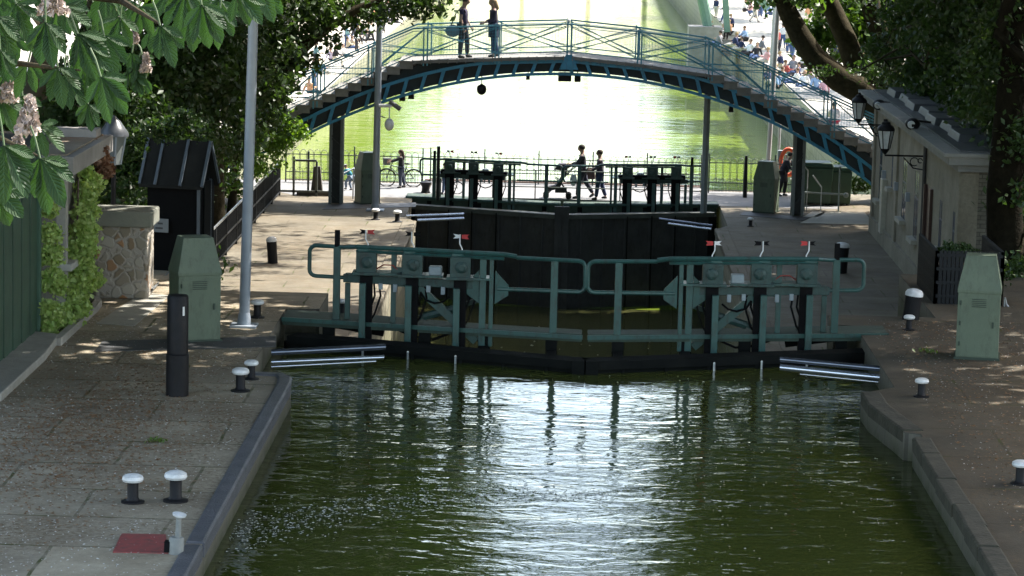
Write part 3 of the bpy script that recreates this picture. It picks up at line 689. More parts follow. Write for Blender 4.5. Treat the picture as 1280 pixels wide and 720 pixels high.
def hoop_fence(p, q, h, label, step=.24, base=.0, low=.42):
    """bars bent into hoops between taller posts"""
    p, q = Vector(p), Vector(q); L = (q-p).length; d = (q-p)/L; root = empty('hoop_fence', p, 0, label, 'fence', 'hoop topped fences along the water')
    W = lambda s, z: tuple(d*s + Vector((0, 0, z)))
    mb = MB(); n = int(L/step)
    for k in range(n):
        s = k*step; r = step*.42; c = s+step/2; hh = h-.08
        pts = [W(c-r, .05), W(c-r, hh-r)]+[W(c-r*math.cos(t*math.pi/4), hh-r+r*math.sin(t*math.pi/4)) for t in (1, 2, 3)]+[W(c+r, hh-r), W(c+r, .05)]
        mb.tube(pts, .011, 4, False)
        r2 = step*.4; pts = [W(c+step/2-r2, .05), W(c+step/2-r2, low)]+[W(c+step/2-r2*math.cos(t*math.pi/4), low+r2*math.sin(t*math.pi/4)) for t in (1, 2, 3)]+[W(c+step/2+r2, low), W(c+step/2+r2, .05)]
        mb.tube(pts, .010, 4, False)
    mb.build('hoops', fence_m, root)
    mb = MB()
    for z in (.1, low-.06, h-.25): mb.bar(W(0, z), W(L, z), .025, .03)
    mb.build('rails', fence_m, root)
    npst = max(1, round(L/1.9))
    for k in range(npst+1):
        MB().bar(W(L*k/npst, 0), W(L*k/npst, h+.06), .045, .045).build('post', fence_m, root)
    return root
hoop_fence((-9.6, 98.2, Z1), (-4.9, 98.2, Z1), 1.22, 'hoop topped fence behind the girl with the bicycle on the left')
hoop_fence((-4.7, 99.6, Z1), (4.7, 99.6, Z1), 1.12, 'hoop topped parapet along the far side of the crossing, behind the walkers')
hoop_fence((4.9, 98.2, Z1), (9.4, 98.2, Z1), 1.3, 'hoop topped fence behind the far right green cabinet')
# low parapet rail of the crossing, towards the gates
root = empty('crossing_rail', (-4.6, 94.5, Z1), 0, 'thin pale rail along the near side of the crossing, behind the far gates', 'fence')
for z in (.45, 1.0): MB().tube([(2.2, 0, z), (9.2, 0, z)], .02, 6).build('rail', fence_m, root)
for k in range(6): MB().bar((2.2+k*1.4, 0, 0), (2.2+k*1.4, 0, 1.02), .04, .04).build('post', fence_m, root)
# frame gate, timber and rail on the far left
tm = mat('old_timber', (.05, .045, .04), rough=.9, c2=(.09, .08, .07), scale=8)
root = empty('metal_gate', G(384, 245, Z1), 0, 'open square grey metal gate frame by the left bridge column', 'gate')
for (a, b) in (((-.45, 0, 0), (-.45, 0, 1.3)), ((.30, 0, 0), (.30, 0, 1.15)), ((-.45, 0, 1.17), (.30, 0, 1.17)), ((-.9, 0, .15), (1.1, 0, .15)), ((.0, .3, .15), (0, .3, 1.45))):
    MB().bar(a, b, .07, .07).build('bar', mat('gate_grey', (.10, .11, .10)), root)
root = empty('timber_fender', G(396, 244, Z1), 0, 'dark tapered timber fender post beside the open metal gate frame', 'timber post')
MB().box((0, 0, .48), (.42, .3, .96), taper=.5).build('post', tm, root, bevel=.02); MB().box((-.1, 0, .06), (1.1, .4, .12)).build('foot', tm, root)
root = empty('guard_rail', G(419, 250, Z1), 0, 'short sloping pale guard rail at the foot of the left bridge column', 'rail')
MB().tube([(0, 0, 0), (0, 0, .75), (.55, .4, 1.0), (1.3, 1.4, .95)], .03, 6).build('rail', grey_m, root); MB().tube([(.55, .4, 0), (.55, .4, 1.0)], .025, 6).build('post', grey_m, root)
# right: rail, bins, life ring
railg = mat('rail_greygreen', (.22, .26, .24), rough=.5)
root = empty('barrier_rail', G(1001, 264, Z1), 0, 'grey green tube barrier in front of the dark green container', 'rail')
for x in (0, .10, 1.22): MB().tube([(x, 0, 0), (x, 0, 1.5 if x != .10 else .62)], .028, 6).build('post', railg, root)
MB().tube([(0, 0, .62), (1.42, 0, .58)], .03, 8).build('rail', railg, root); MB().ell((1.45, 0, .56), .09, 12, 8).build('end_knob', railg, root, True)
for (a, b) in (((988, 223), (998, 235)), ((1016, 219), (1027, 234)), ((1003, 205), (1010, 213))):
    mb = MB(); mb.tube([D(*a, 93.3), D(*b, 93.3)], .025, 6); mb.tube([D(*b, 93.3), Vector((D(*b, 93.3).x, 93.3, Z1))], .015, 6)
    tag(mb.build('stair_handrail', white_m), 'short bright sloping handrail by the dark green container', 'handrail', 'bright sloping handrails')
binm = mat('container_green', (.02, .045, .025), rough=.5, c2=(.03, .07, .035), scale=3)
def container(px, py, w, h, d, label):
    root = empty('waste_container', G(px, py, Z1), 0, label, 'container', 'dark green waste containers')
    MB().box((0, 0, h*.44), (w, d, h*.8), taper=1.08).build('body', binm, root, bevel=.03)
    mb = MB(); mb.box((0, 0, h*.9), (w*1.14, d*1.14, h*.1), taper=.9); mb.build('lid', binm, root, bevel=.03)
    for sx in (-1, 1): MB().lathe((sx*w*.36, -d*.4, .07), [(.07, -.03), (.07, .03)], 12, (1, 0, 0)).build('wheel', blk, root)
container(1017, 255, 1.05, 1.5, .9, 'dark green waste container behind the tube barrier, left one')
container(1046, 255, .8, 1.35, .9, 'dark green waste container under the blue bridge stairs, right one')
ring_m = mat('ring_orange', (.70, .10, .03), rough=.45)
root = empty('life_ring_stand', G(981, 240, Z1), 0, 'orange life ring hanging on a grey post beside the far right cabinet', 'life ring')
MB().bar((0, 0, 0), (0, 0, 1.3), .06, .06).build('post', grey_m, root)
MB().box((-.2, -.05, 1.25), (.2, .15, .4)).build('box', greybox, root, bevel=.02)
mb = MB(); N = 24; rg = []
for k in range(N+1): t = 2*math.pi*k/N; rg.append((.08+.27*math.cos(t), -.1, 1.05+.45*math.sin(t)))
mb.tube(rg, .075, 10, False); mb.build('ring', ring_m, root, True)
# ================================================================== FOOTBRIDGE
YB, WB = 91.0, 2.5
blue = mat('bridge_blue', (.03, .24, .40), rough=.45, grime=.5, gcol=(.03, .05, .06), c2=(.02, .17, .28), scale=3)
bluerail = mat('bridge_rail_blue', (.10, .32, .42), rough=.45, c2=(.06, .22, .30), scale=3)
step_m = mat('bridge_step', (.16, .155, .145), rough=.9, c2=(.24, .23, .21), scale=6, bump=.4)
under_m = mat('bridge_under', (.02, .03, .035), rough=.7)
def XZ(pts, Y=YB): return [(D(a, b, Y).x, D(a, b, Y).z) for a, b in pts]
def interp(P, x):
    P = sorted(P)
    if x <= P[0][0]: a, b = P[0], P[1]
    elif x >= P[-1][0]: a, b = P[-2], P[-1]
    else:
        for a, b in zip(P[:-1], P[1:]):
            if a[0] <= x <= b[0]: break
    return a[1]+(b[1]-a[1])*(x-a[0])/(b[0]-a[0])
top = XZ([(384, 132), (413, 119), (444, 104), (475, 90), (516, 75.5), (560, 74), (640, 71.5), (712, 70), (799, 79.5), (888, 93), (920, 108), (967, 131), (1040, 165), (1095, 189)])
bot = XZ([(376, 171), (388, 166), (427, 147), (497, 124), (565, 104), (593, 98.5), (640, 94), (700, 91.5), (743, 94), (815, 106), (882, 121.5), (938, 140), (1000, 171), (1053, 201), (1095, 236)])
# smooth the lower chord with a fitted curve
bx = np.array([p[0] for p in bot]); bz = np.array([p[1] for p in bot]); cf = np.polyfit(bx, bz, 4)
lowz = lambda x: float(np.polyval(cf, x)) if bx.min() <= x <= bx.max() else interp(bot, x)
xs1, xs2 = top[4][0], top[9][0]     # heads of the two flights
br = empty('footbridge', (0, YB+WB/2, 0), 0, 'blue iron arched footbridge with stepped ends spanning the canal', 'bridge')
LOC = Vector((0, YB+WB/2, 0))
def P3(x, y, z): return Vector((x, y, z)) - LOC
slopeL = (top[4][1]-top[0][1])/(top[4][0]-top[0][0]); slopeR = (top[13][1]-top[9][1])/(top[13][0]-top[9][0])
def topz(x):
    if x < xs1: return top[4][1]+slopeL*(x-xs1)
    if x > xs2: return top[9][1]+slopeR*(x-xs2)
    return interp(top, x)
xL = xs1-(top[4][1]-Z1)/slopeL; xR = xs2+(top[9][1]-Z1)/(-slopeR)
# deck
N = 24; xsd = [xs1+(xs2-xs1)*i/N for i in range(N+1)]
mb = MB(); vs = []; fs = []
for i, x in enumerate(xsd):
    z = topz(x); vs += [P3(x, YB-.12, z), P3(x, YB+WB+.12, z), P3(x, YB+WB+.12, z-.1), P3(x, YB-.12, z-.1)]
for i in range(N):
    a = i*4; b = a+4
    for k in range(4): fs.append((a+k, a+(k+1) % 4, b+(k+1) % 4, b+k))
fs += [(0, 3, 2, 1), (N*4, N*4+1, N*4+2, N*4+3)]
mb.add(vs, fs).build('deck', step_m, br)
mb = MB(); x = xs1
while x < xs2: mb.box(P3(x, YB-.16, topz(x)-.05), (.03, .07, .15)); x += .28
mb.build('deck_studs', step_m, br)
# steps: solid blocks with nosing
for side in (0, 1):
    rise = .185; sl = slopeL if side == 0 else -slopeR; run = rise/sl
    n = int((top[4 if side == 0 else 9][1]-Z1)/rise)
    for i in range(n):
        x = (xs1-run*(i+.5)) if side == 0 else (xs2+run*(i+.5)); z = (top[4] if side == 0 else top[9])[1]-rise*(i+.5)
        b = MB(); b.box(P3(x, YB+WB/2, z-rise*.35), (run*1.02, WB+.16, rise*1.25)); b.box(P3(x, YB+WB/2, z+rise*.3), (run*1.16, WB+.24, .05))
        b.build('step', step_m, br)
# girders: two lattice sides, chords, struts
def topch(x):
    lz = lowz(x); return min(lz+.50, topz(x)-.16)
x0, x1 = max(xL+.3, -15.5), min(xR-.3, 16)
for yg, nm in ((YB+.0, 'girder'), (YB+WB, 'girder')):
    mb = MB(); n = 70; prev = None
    for i in range(n+1):
        x = x0+(x1-x0)*i/n; lz = max(lowz(x), Z1+.1); tz = max(topch(x), lz+.12)
        if prev:
            mb.bar(P3(prev[0], yg, prev[1]), P3(x, yg, lz), .14, .085); mb.bar(P3(prev[0], yg, prev[2]), P3(x, yg, tz), .12, .10)
        prev = (x, lz, tz)
    g_ = mb.build(nm, blue, br)
    x = x0
    while x < x1:
        lz = max(lowz(x), Z1+.1); tz = topch(x)
        if tz-lz > .12:
            b = MB(); d = .07 if x < 0 else -.07; w = .11
            b.add([P3(x-w/2-d, yg-.05, lz), P3(x+w/2-d, yg-.05, lz), P3(x+w/2+d, yg-.05, tz), P3(x-w/2+d, yg-.05, tz), P3(x-w/2-d, yg+.05, lz), P3(x+w/2-d, yg+.05, lz), P3(x+w/2+d, yg+.05, tz), P3(x-w/2+d, yg+.05, tz)], [(0, 1, 2, 3), (7, 6, 5, 4), (0, 1, 5, 4), (1, 2, 6, 5), (2, 3, 7, 6), (3, 0, 4, 7)])
            b.build('strut', blue, g_)
        x += .58
for yg in (YB+.12, YB+WB-.12):  # dark sheets added behind the lattice for the shade between the girders
    mb = MB(); n = 50; prev = None
    for i in range(n+1):
        x = x0+(x1-x0)*i/n; lz = max(lowz(x), Z1+.1)+.07; tz = topz(x)-.2
        if prev and tz > lz and prev[2] > prev[1]: mb.add([P3(prev[0], yg-.01, prev[1]), P3(x, yg-.01, lz), P3(x, yg-.01, tz), P3(prev[0], yg-.01, prev[2]), P3(prev[0], yg+.01, prev[1]), P3(x, yg+.01, lz), P3(x, yg+.01, tz), P3(prev[0], yg+.01, prev[2])], [(0, 1, 2, 3), (7, 6, 5, 4), (0, 1, 5, 4), (2, 3, 7, 6)])
        prev = (x, lz, tz)
    mb.build('shade_panel', under_m, br)
# dark stair stringers and cross members under the deck
for yg in (YB+.35, YB+WB-.35):
    mb = MB(); prev = None
    for i in range(61):
        x = x0+(x1-x0)*i/60; z = topz(x)-.3
        if prev: mb.bar(P3(prev[0], yg, prev[1]), P3(x, yg, z), .1, .30 if -8 < x < 8 else .2)
        prev = (x, z)
    mb.build('stringer', under_m, br)
for i in range(18):
    x = x0+1.5+(x1-x0-3)*i/17; MB().bar(P3(x, YB+.05, topz(x)-.32), P3(x, YB+WB-.05, topz(x)-.32), .09, .12).build('cross_member', under_m, br)
# apex bracket
b = MB(); X = D(711, 80, YB).x; zt = topz(X)
b.add([P3(X-.10, YB-.16, zt+.05), P3(X+.10, YB-.16, zt+.05), P3(X+.30, YB-.16, zt-.42), P3(X-.30, YB-.16, zt-.42), P3(X-.10, YB-.06, zt+.05), P3(X+.10, YB-.06, zt+.05), P3(X+.30, YB-.06, zt-.42), P3(X-.30, YB-.06, zt-.42)], [(0, 1, 2, 3), (7, 6, 5, 4), (0, 1, 5, 4), (1, 2, 6, 5), (2, 3, 7, 6), (3, 0, 4, 7)])
b.build('bracket', blue, br)
# railings
HR = .98
def rails(yr):
    posts = [D(a, b, YB).x for a, b in ((394, 100), (462, 90), (531.5, 60), (621, 60), (711, 60), (799, 60), (888, 70), (963, 90), (1041, 130))]
    sx = posts[0]-(posts[1]-posts[0]); px = [sx-1.7, sx]+posts+[posts[-1]+2.0, posts[-1]+4, posts[-1]+5.6]
    px = [p for p in px if xL < p < xR]
    r_ = MB()
    rt = lambda x: topz(x)+HR+.03
    seq = sorted(set(px+[xs1, xs2])); 
    for a, b in zip(seq[:-1], seq[1:]):
        r_.bar(P3(a, yr, rt(a)), P3(b, yr, rt(b)), .06, .05); r_.bar(P3(a, yr, rt(a)-.09), P3(b, yr, rt(b)-.09), .03, .02); r_.bar(P3(a, yr, rt(a)-.86), P3(b, yr, rt(b)-.86), .035, .035)
    rail = r_.build('handrail', bluerail, br)
    for p in px:
        for dx in ((-.045, .075) if abs(p) < 20 else (0,)):
            MB().bar(P3(p+dx, yr, topz(p+dx)-.18), P3(p+dx, yr, rt(p+dx)+(.06 if dx < 0 else 0)), .045, .045).build('post', bluerail, br)
    for a, b in zip(px[:-1], px[1:]):
        mb = MB()
        for o in (0, .09):
            mb.tube([P3(a+o, yr-.02, rt(a)-.02-o), P3(b, yr-.02, rt(b)-.88+o*.5)], .014, 5); mb.tube([P3(a, yr+.02, rt(a)-.88+o*.5), P3(b-o, yr+.02, rt(b)-.02-o)], .014, 5)
        mb.build('brace', bluerail, br)
    w = MB(); x = px[0]
    while x < px[-1]:
        w.bar(P3(x, yr+.04, topz(x)+.05), P3(x, yr+.04, rt(x)-.03), .005, .005); x += .09
    for k in range(1, 10):
        for a, b in zip(seq[:-1], seq[1:]): w.bar(P3(a, yr+.04, rt(a)-.1*k), P3(b, yr+.04, rt(b)-.1*k), .005, .004)
    w.build('wire_mesh', bluerail, br)
rails(YB-.08); rails(YB+WB+.08)
MB().ell(P3(D(711, 28, YB).x, YB-.08, topz(X)+HR+.14), .06, 10, 6).build('post_knob', white_m, br)
# columns
colm = mat('column_grey', (.13, .15, .15), rough=.6, c2=(.2, .22, .21), scale=4)
for (a, nm, w) in ((420, 'left', .36), (997, 'right', .30)):
    X = D(a, 240, YB+1.2).x; c = empty('column', P3(X, YB+1.2, 0)); c.parent = br
    zt = lowz(X); hgt = zt-Z1
    for (dx, dy) in ((-1, -1), (1, -1), (1, 1), (-1, 1)):
        MB().bar((dx*w/2, dy*.2, Z1), (dx*w/2, dy*.2, zt+.4), .09, .09).build('corner_bar', colm, c)
    mb = MB(); n = int(hgt/.3)
    for k in range(n):
        z = Z1+k*hgt/n; z2 = z+hgt/n; s = 1 if k % 2 else -1
        mb.bar((-s*w/2, -.22, z), (s*w/2, -.22, z2), .03, .05); mb.bar((-w/2, -s*.2, z), (-w/2, s*.2, z2), .03, .05); mb.bar((w/2, -s*.2, z), (w/2, s*.2, z2), .03, .05)
    mb.box((0, .1, (Z1+zt)/2), (w*.8, .03, hgt)); mb.build('lattice', mat('column_plate', (.035, .04, .04), rough=.7), c)
X = D(879.5, 200, YB+1.6).x
c = MB(); c.box(P3(X, YB+1.6, (Z1+lowz(X))/2+.2), (.10, .2, lowz(X)-Z1+.5)); c.build('column', mat('column_pale', (.22, .26, .28), rough=.5), br)
c = MB(); c.box(P3(X+.11, YB+1.7, (Z1+lowz(X))/2+.2), (.10, .2, lowz(X)-Z1+.5)); c.build('column', colm, br)
# hanging lamp, signal lights, floodlights under the arch
def hang(px, py, w, h, label, kind, shape='box', stem=None):
    p = D(px, py, YB+.3); r_ = empty(kind, p, 0, label, 'light')
    top_ = lowz(p.x)-p.z+.12
    MB().tube([(0, 0, 0), (0, 0, max(.1, top_))], .018, 6).build('stem', blk, r_)
    if shape == 'lamp': MB().lathe((0, 0, 0), [(.03, .18), (.13, .12), (.16, .02), (.14, -.08), (.08, -.15), (.02, -.17)], 14).build('shade', blk, r_, True)
    elif shape == 'box': MB().box((0, 0, 0), (w, .3, h)).build('housing', blk, r_, bevel=.02); MB().lathe((0, -.15, 0), [(w*.32, 0), (w*.32, .12)], 12, (0, -1, 0)).build('hood', blk, r_)
    else: MB().box((0, 0, 0), (w, .22, h), 0, .7, R(30)).build('housing', blk, r_, bevel=.02); MB().tube([(0, 0, h*.4), (w*.3, 0, h)], .03, 6).build('bracket', grey_m, r_)
hang(602, 112, .3, .3, 'dark round lamp hanging on a thin stem below the bridge arch', 'hanging_lamp', 'lamp')
hang(706, 96, .42, .28, 'larger black signal light box under the bridge crown', 'signal_light')
hang(722, 97, .20, .26, 'smaller black signal light box right of the larger one under the bridge crown', 'signal_light')
hang(503, 121, .2, .2, 'small dark floodlight under the left bridge haunch, left of two', 'floodlight', 'fl')
hang(514, 119, .2, .18, 'small dark floodlight under the left bridge haunch, right of two', 'floodlight', 'fl')
hang(914, 133, .16, .32, 'small grey floodlight under the right bridge haunch', 'floodlight', 'fl')
hang(660, 96, .13, .1, 'tiny dark lamp fixed under the bridge left of the crown', 'floodlight', 'fl')

# ================================================================== STONE BUILDING (right)
bstone = groundmat('building_stone', (.26, .235, .18), (.36, .33, .26), stain=(.16, .14, .11), stain_amt=.4, slab=(4, 4), moss=0, joint=0)
def brickwall(name, c1, c2, mo, bw, rh, sx=0):
    ma = bpy.data.materials.new(name); ma.use_nodes = True; n = ma.node_tree.nodes; l = ma.node_tree.links; b = n['Principled BSDF']; b.inputs['Roughness'].default_value = .85
    geo = n.new('ShaderNodeNewGeometry'); s = n.new('ShaderNodeSeparateXYZ'); l.new(geo.outputs['Position'], s.inputs[0]); cb = n.new('ShaderNodeCombineXYZ'); l.new(s.outputs[sx], cb.inputs[0]); l.new(s.outputs[2], cb.inputs[1])
    br_ = n.new('ShaderNodeTexBrick'); br_.inputs['Scale'].default_value = 1; br_.inputs['Brick Width'].default_value = bw; br_.inputs['Row Height'].default_value = rh; br_.inputs['Mortar Size'].default_value = .012
    br_.inputs['Color1'].default_value = (*c1, 1); br_.inputs['Color2'].default_value = (*c2, 1); br_.inputs['Mortar'].default_value = (*mo, 1); l.new(cb.outputs[0], br_.inputs['Vector'])
    ns = n.new('ShaderNodeTexNoise'); ns.inputs['Scale'].default_value = 5; ns.inputs['Detail'].default_value = 6; l.new(geo.outputs['Position'], ns.inputs['Vector'])
    hs = n.new('ShaderNodeMix'); hs.data_type = 'RGBA'; hs.blend_type = 'MULTIPLY'; hs.inputs[0].default_value = .7; l.new(br_.outputs[0], hs.inputs[6]); l.new(ns.outputs[0], hs.inputs[7]); 
    hs2 = n.new('ShaderNodeHueSaturation'); hs2.inputs['Value'].default_value = 1.5; l.new(hs.outputs[2], hs2.inputs['Color']); l.new(hs2.outputs[0], b.inputs['Base Color'])
    return ma
brick_m = brickwall('pale_brick', (.16, .15, .12), (.20, .19, .15), (.10, .09, .075), .28, .10)
XF, YN, YF_, ZT = 9.46, 69.0, 88.5, .78
bd = empty('stone_building', (XF+2, 78, Z1), 0, 'low pale stone lock building with flat cornice and wall lanterns', 'building')
BL = Vector((XF+2, 78, Z1)); Q = lambda x, y, z: Vector((x, y, z))-BL
wins = [(86.6, .7, -1.9, -.2), (83.6, .35, -1.2, -.3), (80.5, .95, -1.75, -.05), (77.7, .9, -1.95, -.15), (72.6, .55, -1.55, -.35), (70.1, .5, -1.55, -.35)]
door = (74.9, 1.2, Z1+.05, -.25)
# front wall built around its openings
segs = sorted(wins+[door]); mb = MB(); y = YN
def wallbox(y0, y1, z0, z1): mb.box(Q(XF+.2, (y0+y1)/2, (z0+z1)/2), (.4, y1-y0, z1-z0))
for (c, w, a, b_) in segs:
    wallbox(y, c-w/2, Z1, ZT)
    if a > Z1+.1: wallbox(c-w/2, c+w/2, Z1, a)
    wallbox(c-w/2, c+w/2, b_, ZT); y = c+w/2
wallbox(y, YF_, Z1, ZT)
mb.build('front_wall', bstone, bd)
MB().box(Q(XF+2.5, YN+.2, (Z1+ZT)/2), (4.2, .38, ZT-Z1)).build('end_wall', brick_m, bd)
MB().box(Q(XF+2.5, YF_-.2, (Z1+ZT)/2), (4.2, .38, ZT-Z1)).build('end_wall', bstone, bd)
MB().box(Q(XF+4.6, (YN+YF_)/2, (Z1+ZT)/2), (.3, YF_-YN-.1, ZT-Z1)).build('rear_wall', bstone, bd)
MB().box(Q(XF-.04, (YN+YF_)/2, Z1+.25), (.1, YF_-YN, .5)).build('plinth', bstone, bd)
for yy in (YN+.25, YF_-.25, 76.3, 82.2): MB().box(Q(XF-.03, yy, (Z1+ZT)/2+.2), (.07, .45, ZT-Z1-.5)).build('pilaster', bstone, bd)
glass = mat('dark_glass', (.015, .02, .028), rough=.12, var=.1); wood = mat('door_brown', (.045, .018, .012), rough=.5); sill_m = mat('sill_stone', (.38, .36, .3), rough=.8)
for (c, w, a, b_) in wins:
    f = empty('window', Q(XF+.2, c, a)); f.parent = bd
    MB().box((-.175, 0, (b_-a)/2), (.03, w, b_-a)).build('pane', glass, f)
    mb = MB()
    for dy in (-w/2+.03, 0, w/2-.03): mb.box((-.17, dy, (b_-a)/2), (.05, .05, b_-a))
    mb.box((-.168, 0, (b_-a)*.6), (.05, w, .05)); mb.build('frame', mat('frame_blue', (.05, .07, .11)), f)
    MB().box((-.22, 0, -.06), (.30, w+.24, .12)).build('sill', sill_m, f)
c, w, a, b_ = door
dd = MB(); dd.box(Q(XF+.045, c, (a+b_)/2), (.08, w, b_-a)); dn = dd.build('door', wood, bd)
mb = MB(); mb.box(Q(XF-.03, c-w/2-.04, (a+b_)/2), (.1, .1, b_-a)); mb.box(Q(XF-.03, c+w/2+.04, (a+b_)/2), (.1, .1, b_-a)); mb.build('door_frame', wood, bd)
MB().box(Q(XF-.25, c, Z1+.07), (.6, 1.6, .14)).build('door_step', sill_m, bd)
cor = mat('cornice_stone', (.19, .19, .175), rough=.85, c2=(.27, .265, .24), scale=2, bump=.3)
zc = mat('zinc_roof', (.04, .045, .05), rough=.55, metal=.2, c2=(.09, .10, .11), scale=2)
L_ = YF_-YN
mb = MB(); mb.box(Q(XF+2.35, (YN+YF_)/2, ZT+.08), (5.0, L_+.5, .18)); mb.box(Q(XF+2.3, (YN+YF_)/2, ZT+.27), (5.4, L_+.9, .20)); mb.box(Q(XF+2.28, (YN+YF_)/2, ZT+.41), (5.6, L_+1.1, .08)); mb.build('cornice', cor, bd)
MB().box(Q(XF+2.4, (YN+YF_)/2, ZT+.47), (5.0, L_+.4, .05)).build('roof', zc, bd)
for i in range(7):
    yy = YN+3.2+i*2.35; MB().box(Q(XF+.55+.1*(i % 2), yy, ZT+.58), (.8, 2.1, .2), 0, .85).build('roof_light', zc, bd, bevel=.02)
MB().box(Q(XF-.07, 84.9, -1.9), (.18, .55, 1.6)).build('meter_box', mat('meter_cream', (.42, .40, .33)), bd, bevel=.01)
for yy in (79.2, 82.0, 85.2): MB().box(Q(XF-.06, yy, -1.0), (.12, .16, .24)).build('vent', grey_m, bd)
MB().tube([Q(XF-.06, 75.75, ZT), Q(XF-.06, 75.75, Z1)], .05, 8).build('drain_pipe', mat('pipe_dark', (.03, .03, .03)), bd)
lgl = mat('lantern_glass', (.62, .66, .68), rough=.2)
def lantern(parent, o, k=1.0):
    o = Vector(o); h = []
    mb = MB(); mb.lathe(o, [(.03*k, -.14*k), (.06*k, -.1*k), (.10*k, -.04*k), (.12*k, 0)], 6); mb.build('lantern_base', blk, parent)
    MB().lathe(o, [(.115*k, .0), (.20*k, .46*k)], 6).build('lantern_glass', lgl, parent)
    mb = MB()
    for j in range(6):
        t = math.pi*j/3; mb.bar(o+Vector((.12*k*math.cos(t), .12*k*math.sin(t), 0)), o+Vector((.207*k*math.cos(t), .207*k*math.sin(t), .46*k)), .022*k, .022*k)
    mb.build('lantern_frame', blk, parent)
    MB().lathe(o, [(.225*k, .45*k), (.225*k, .49*k), (.19*k, .56*k), (.12*k, .61*k), (.11*k, .66*k), (.04*k, .69*k), (.03*k, .74*k)], 12).build('lantern_cap', blk, parent, True)
def wall_lantern(x, y, z, label):
    r_ = empty('wall_lantern', (XF, y, z), 0, label, 'lantern', 'lanterns on the stone building')
    d = x-XF; lantern(r_, (d, 0, .0), 1.05)
    mb = MB(); mb.tube([(0, 0, -.18), (d, 0, -.18), (d, 0, -.1)], .025, 6); mb.tube([(0, 0, -.55), (d*.3, 0, -.5), (d*.55, 0, -.22)], .018, 6)
    for (cx, cz, rr_) in ((.28*d, -.33, .11), (.14*d, -.3, .06)):
        mb.tube([(cx+rr_*math.cos(t*.6), 0, cz+rr_*math.sin(t*.6)) for t in range(10)], .014, 5)
    mb.bar((-.02, 0, -.7), (-.02, 0, 0), .04, .12); mb.build('arm', blk, r_)
wall_lantern(8.37, 76, .62, 'black wall lantern on a scrolled arm, nearer one on the stone building')
wall_lantern(8.67, 86, .58, 'black wall lantern, farther one before the blue bridge')
for (px, py, Y, lb) in ((1099, 131, 84, 'small black floodlight below the cornice near the far end'), (1141, 155, 75.3, 'small black floodlight below the cornice near the middle')):
    p = D(px, py, Y); r_ = empty('wall_floodlight', p, 0, lb, 'floodlight')
    MB().ell((0, 0, 0), (.2, .2, .16), 14, 8).build('housing', blk, r_, True); MB().tube([(0, 0, .1), (XF-p.x, 0, .05)], .03, 6).build('bracket', blk, r_); MB().lathe((-.06, -.16, 0), [(.1, 0), (.1, .03)], 12, (0, -1, -.2)).build('lens', lgl, r_)

# planter fence in front of the building
lvh = leafmat('hedge_leaf', (.02, .045, .012), (.05, .085, .025), scale=2)
root = empty('planter_enclosure', (7.15, 53.2, 0), 0, 'dark slatted planter enclosure with low greenery in front of the stone building', 'planter')
for (a, b) in (((-.45, -1.1), (.75, -1.1)), ((-.45, -1.1), (-.45, 1.4)), ((.75, -1.1), (.75, 1.4))):
    mb = MB()
    for z in (.15, .4, .65, .9): mb.bar((*a, z), (*b, z), .05, .06)
    L = math.dist(a, b); n = int(L/.075)
    for k in range(n+1): t = k/n; mb.bar((a[0]+(b[0]-a[0])*t, a[1]+(b[1]-a[1])*t, 0), (a[0]+(b[0]-a[0])*t, a[1]+(b[1]-a[1])*t, .98), .06, .03)
    mb.build('side_panel', darkrail, root)
MB().box((.15, .15, .35), (1.1, 2.3, .7)).build('soil_box', mat('soil_dark', (.03, .022, .015)), root)
leaves_mesh('plants', blob_points([(.15, .15, .80, .45, 1.0, .10, 2400)], .05, 40), .07, lvh, root)

# ================================================================== LEFT: GREEN SHED, KIOSK WITH IVY, STONE PIER, HUT
gboard = mat('shed_green', (.038, .085, .055), rough=.6, c2=(.022, .052, .034), scale=2.5, bump=.3, grime=.6, gcol=(.02, .035, .022))
root = empty('green_shed', (-9.6, 42.5, 0), 0, 'dark green boarded shed on the left beneath the chestnut leaves', 'shed')
for k in range(17):
    y = 45.55-k*.36-42.5; MB().box((1.03+.012*(k % 2), y, 1.6), (.05, .325, 3.0)).build('board', gboard, root, bevel=.008)
MB().box((.5, 3.20, 1.6), (1.1, .06, 3.0)).build('side_board', gboard, root)
MB().box((1.07, 3.2, 1.6), (.07, .12, 3.05)).build('corner_post', mat('shed_green_post', (.05, .11, .075), rough=.5), root, bevel=.01)
MB().box((.3, 0, 3.2), (1.9, 6.6, .14)).build('roof', mat('shed_roof', (.05, .05, .05)), root)
MB().box((-.6, 0, 1.6), (.1, 6.3, 3.0)).build('rear_board', gboard, root)
struct(MB().prism([(-8.75, 40), (-8.02, 40.0), (-8.02, 43.5), (-8.12, 45.3), (-8.75, 45.6)], .0, .13).build('kerb_shed', mat('kerb_pale', (.27, .26, .23), rough=.85, c2=(.36, .34, .30), scale=5, bump=.4), bevel=.02))
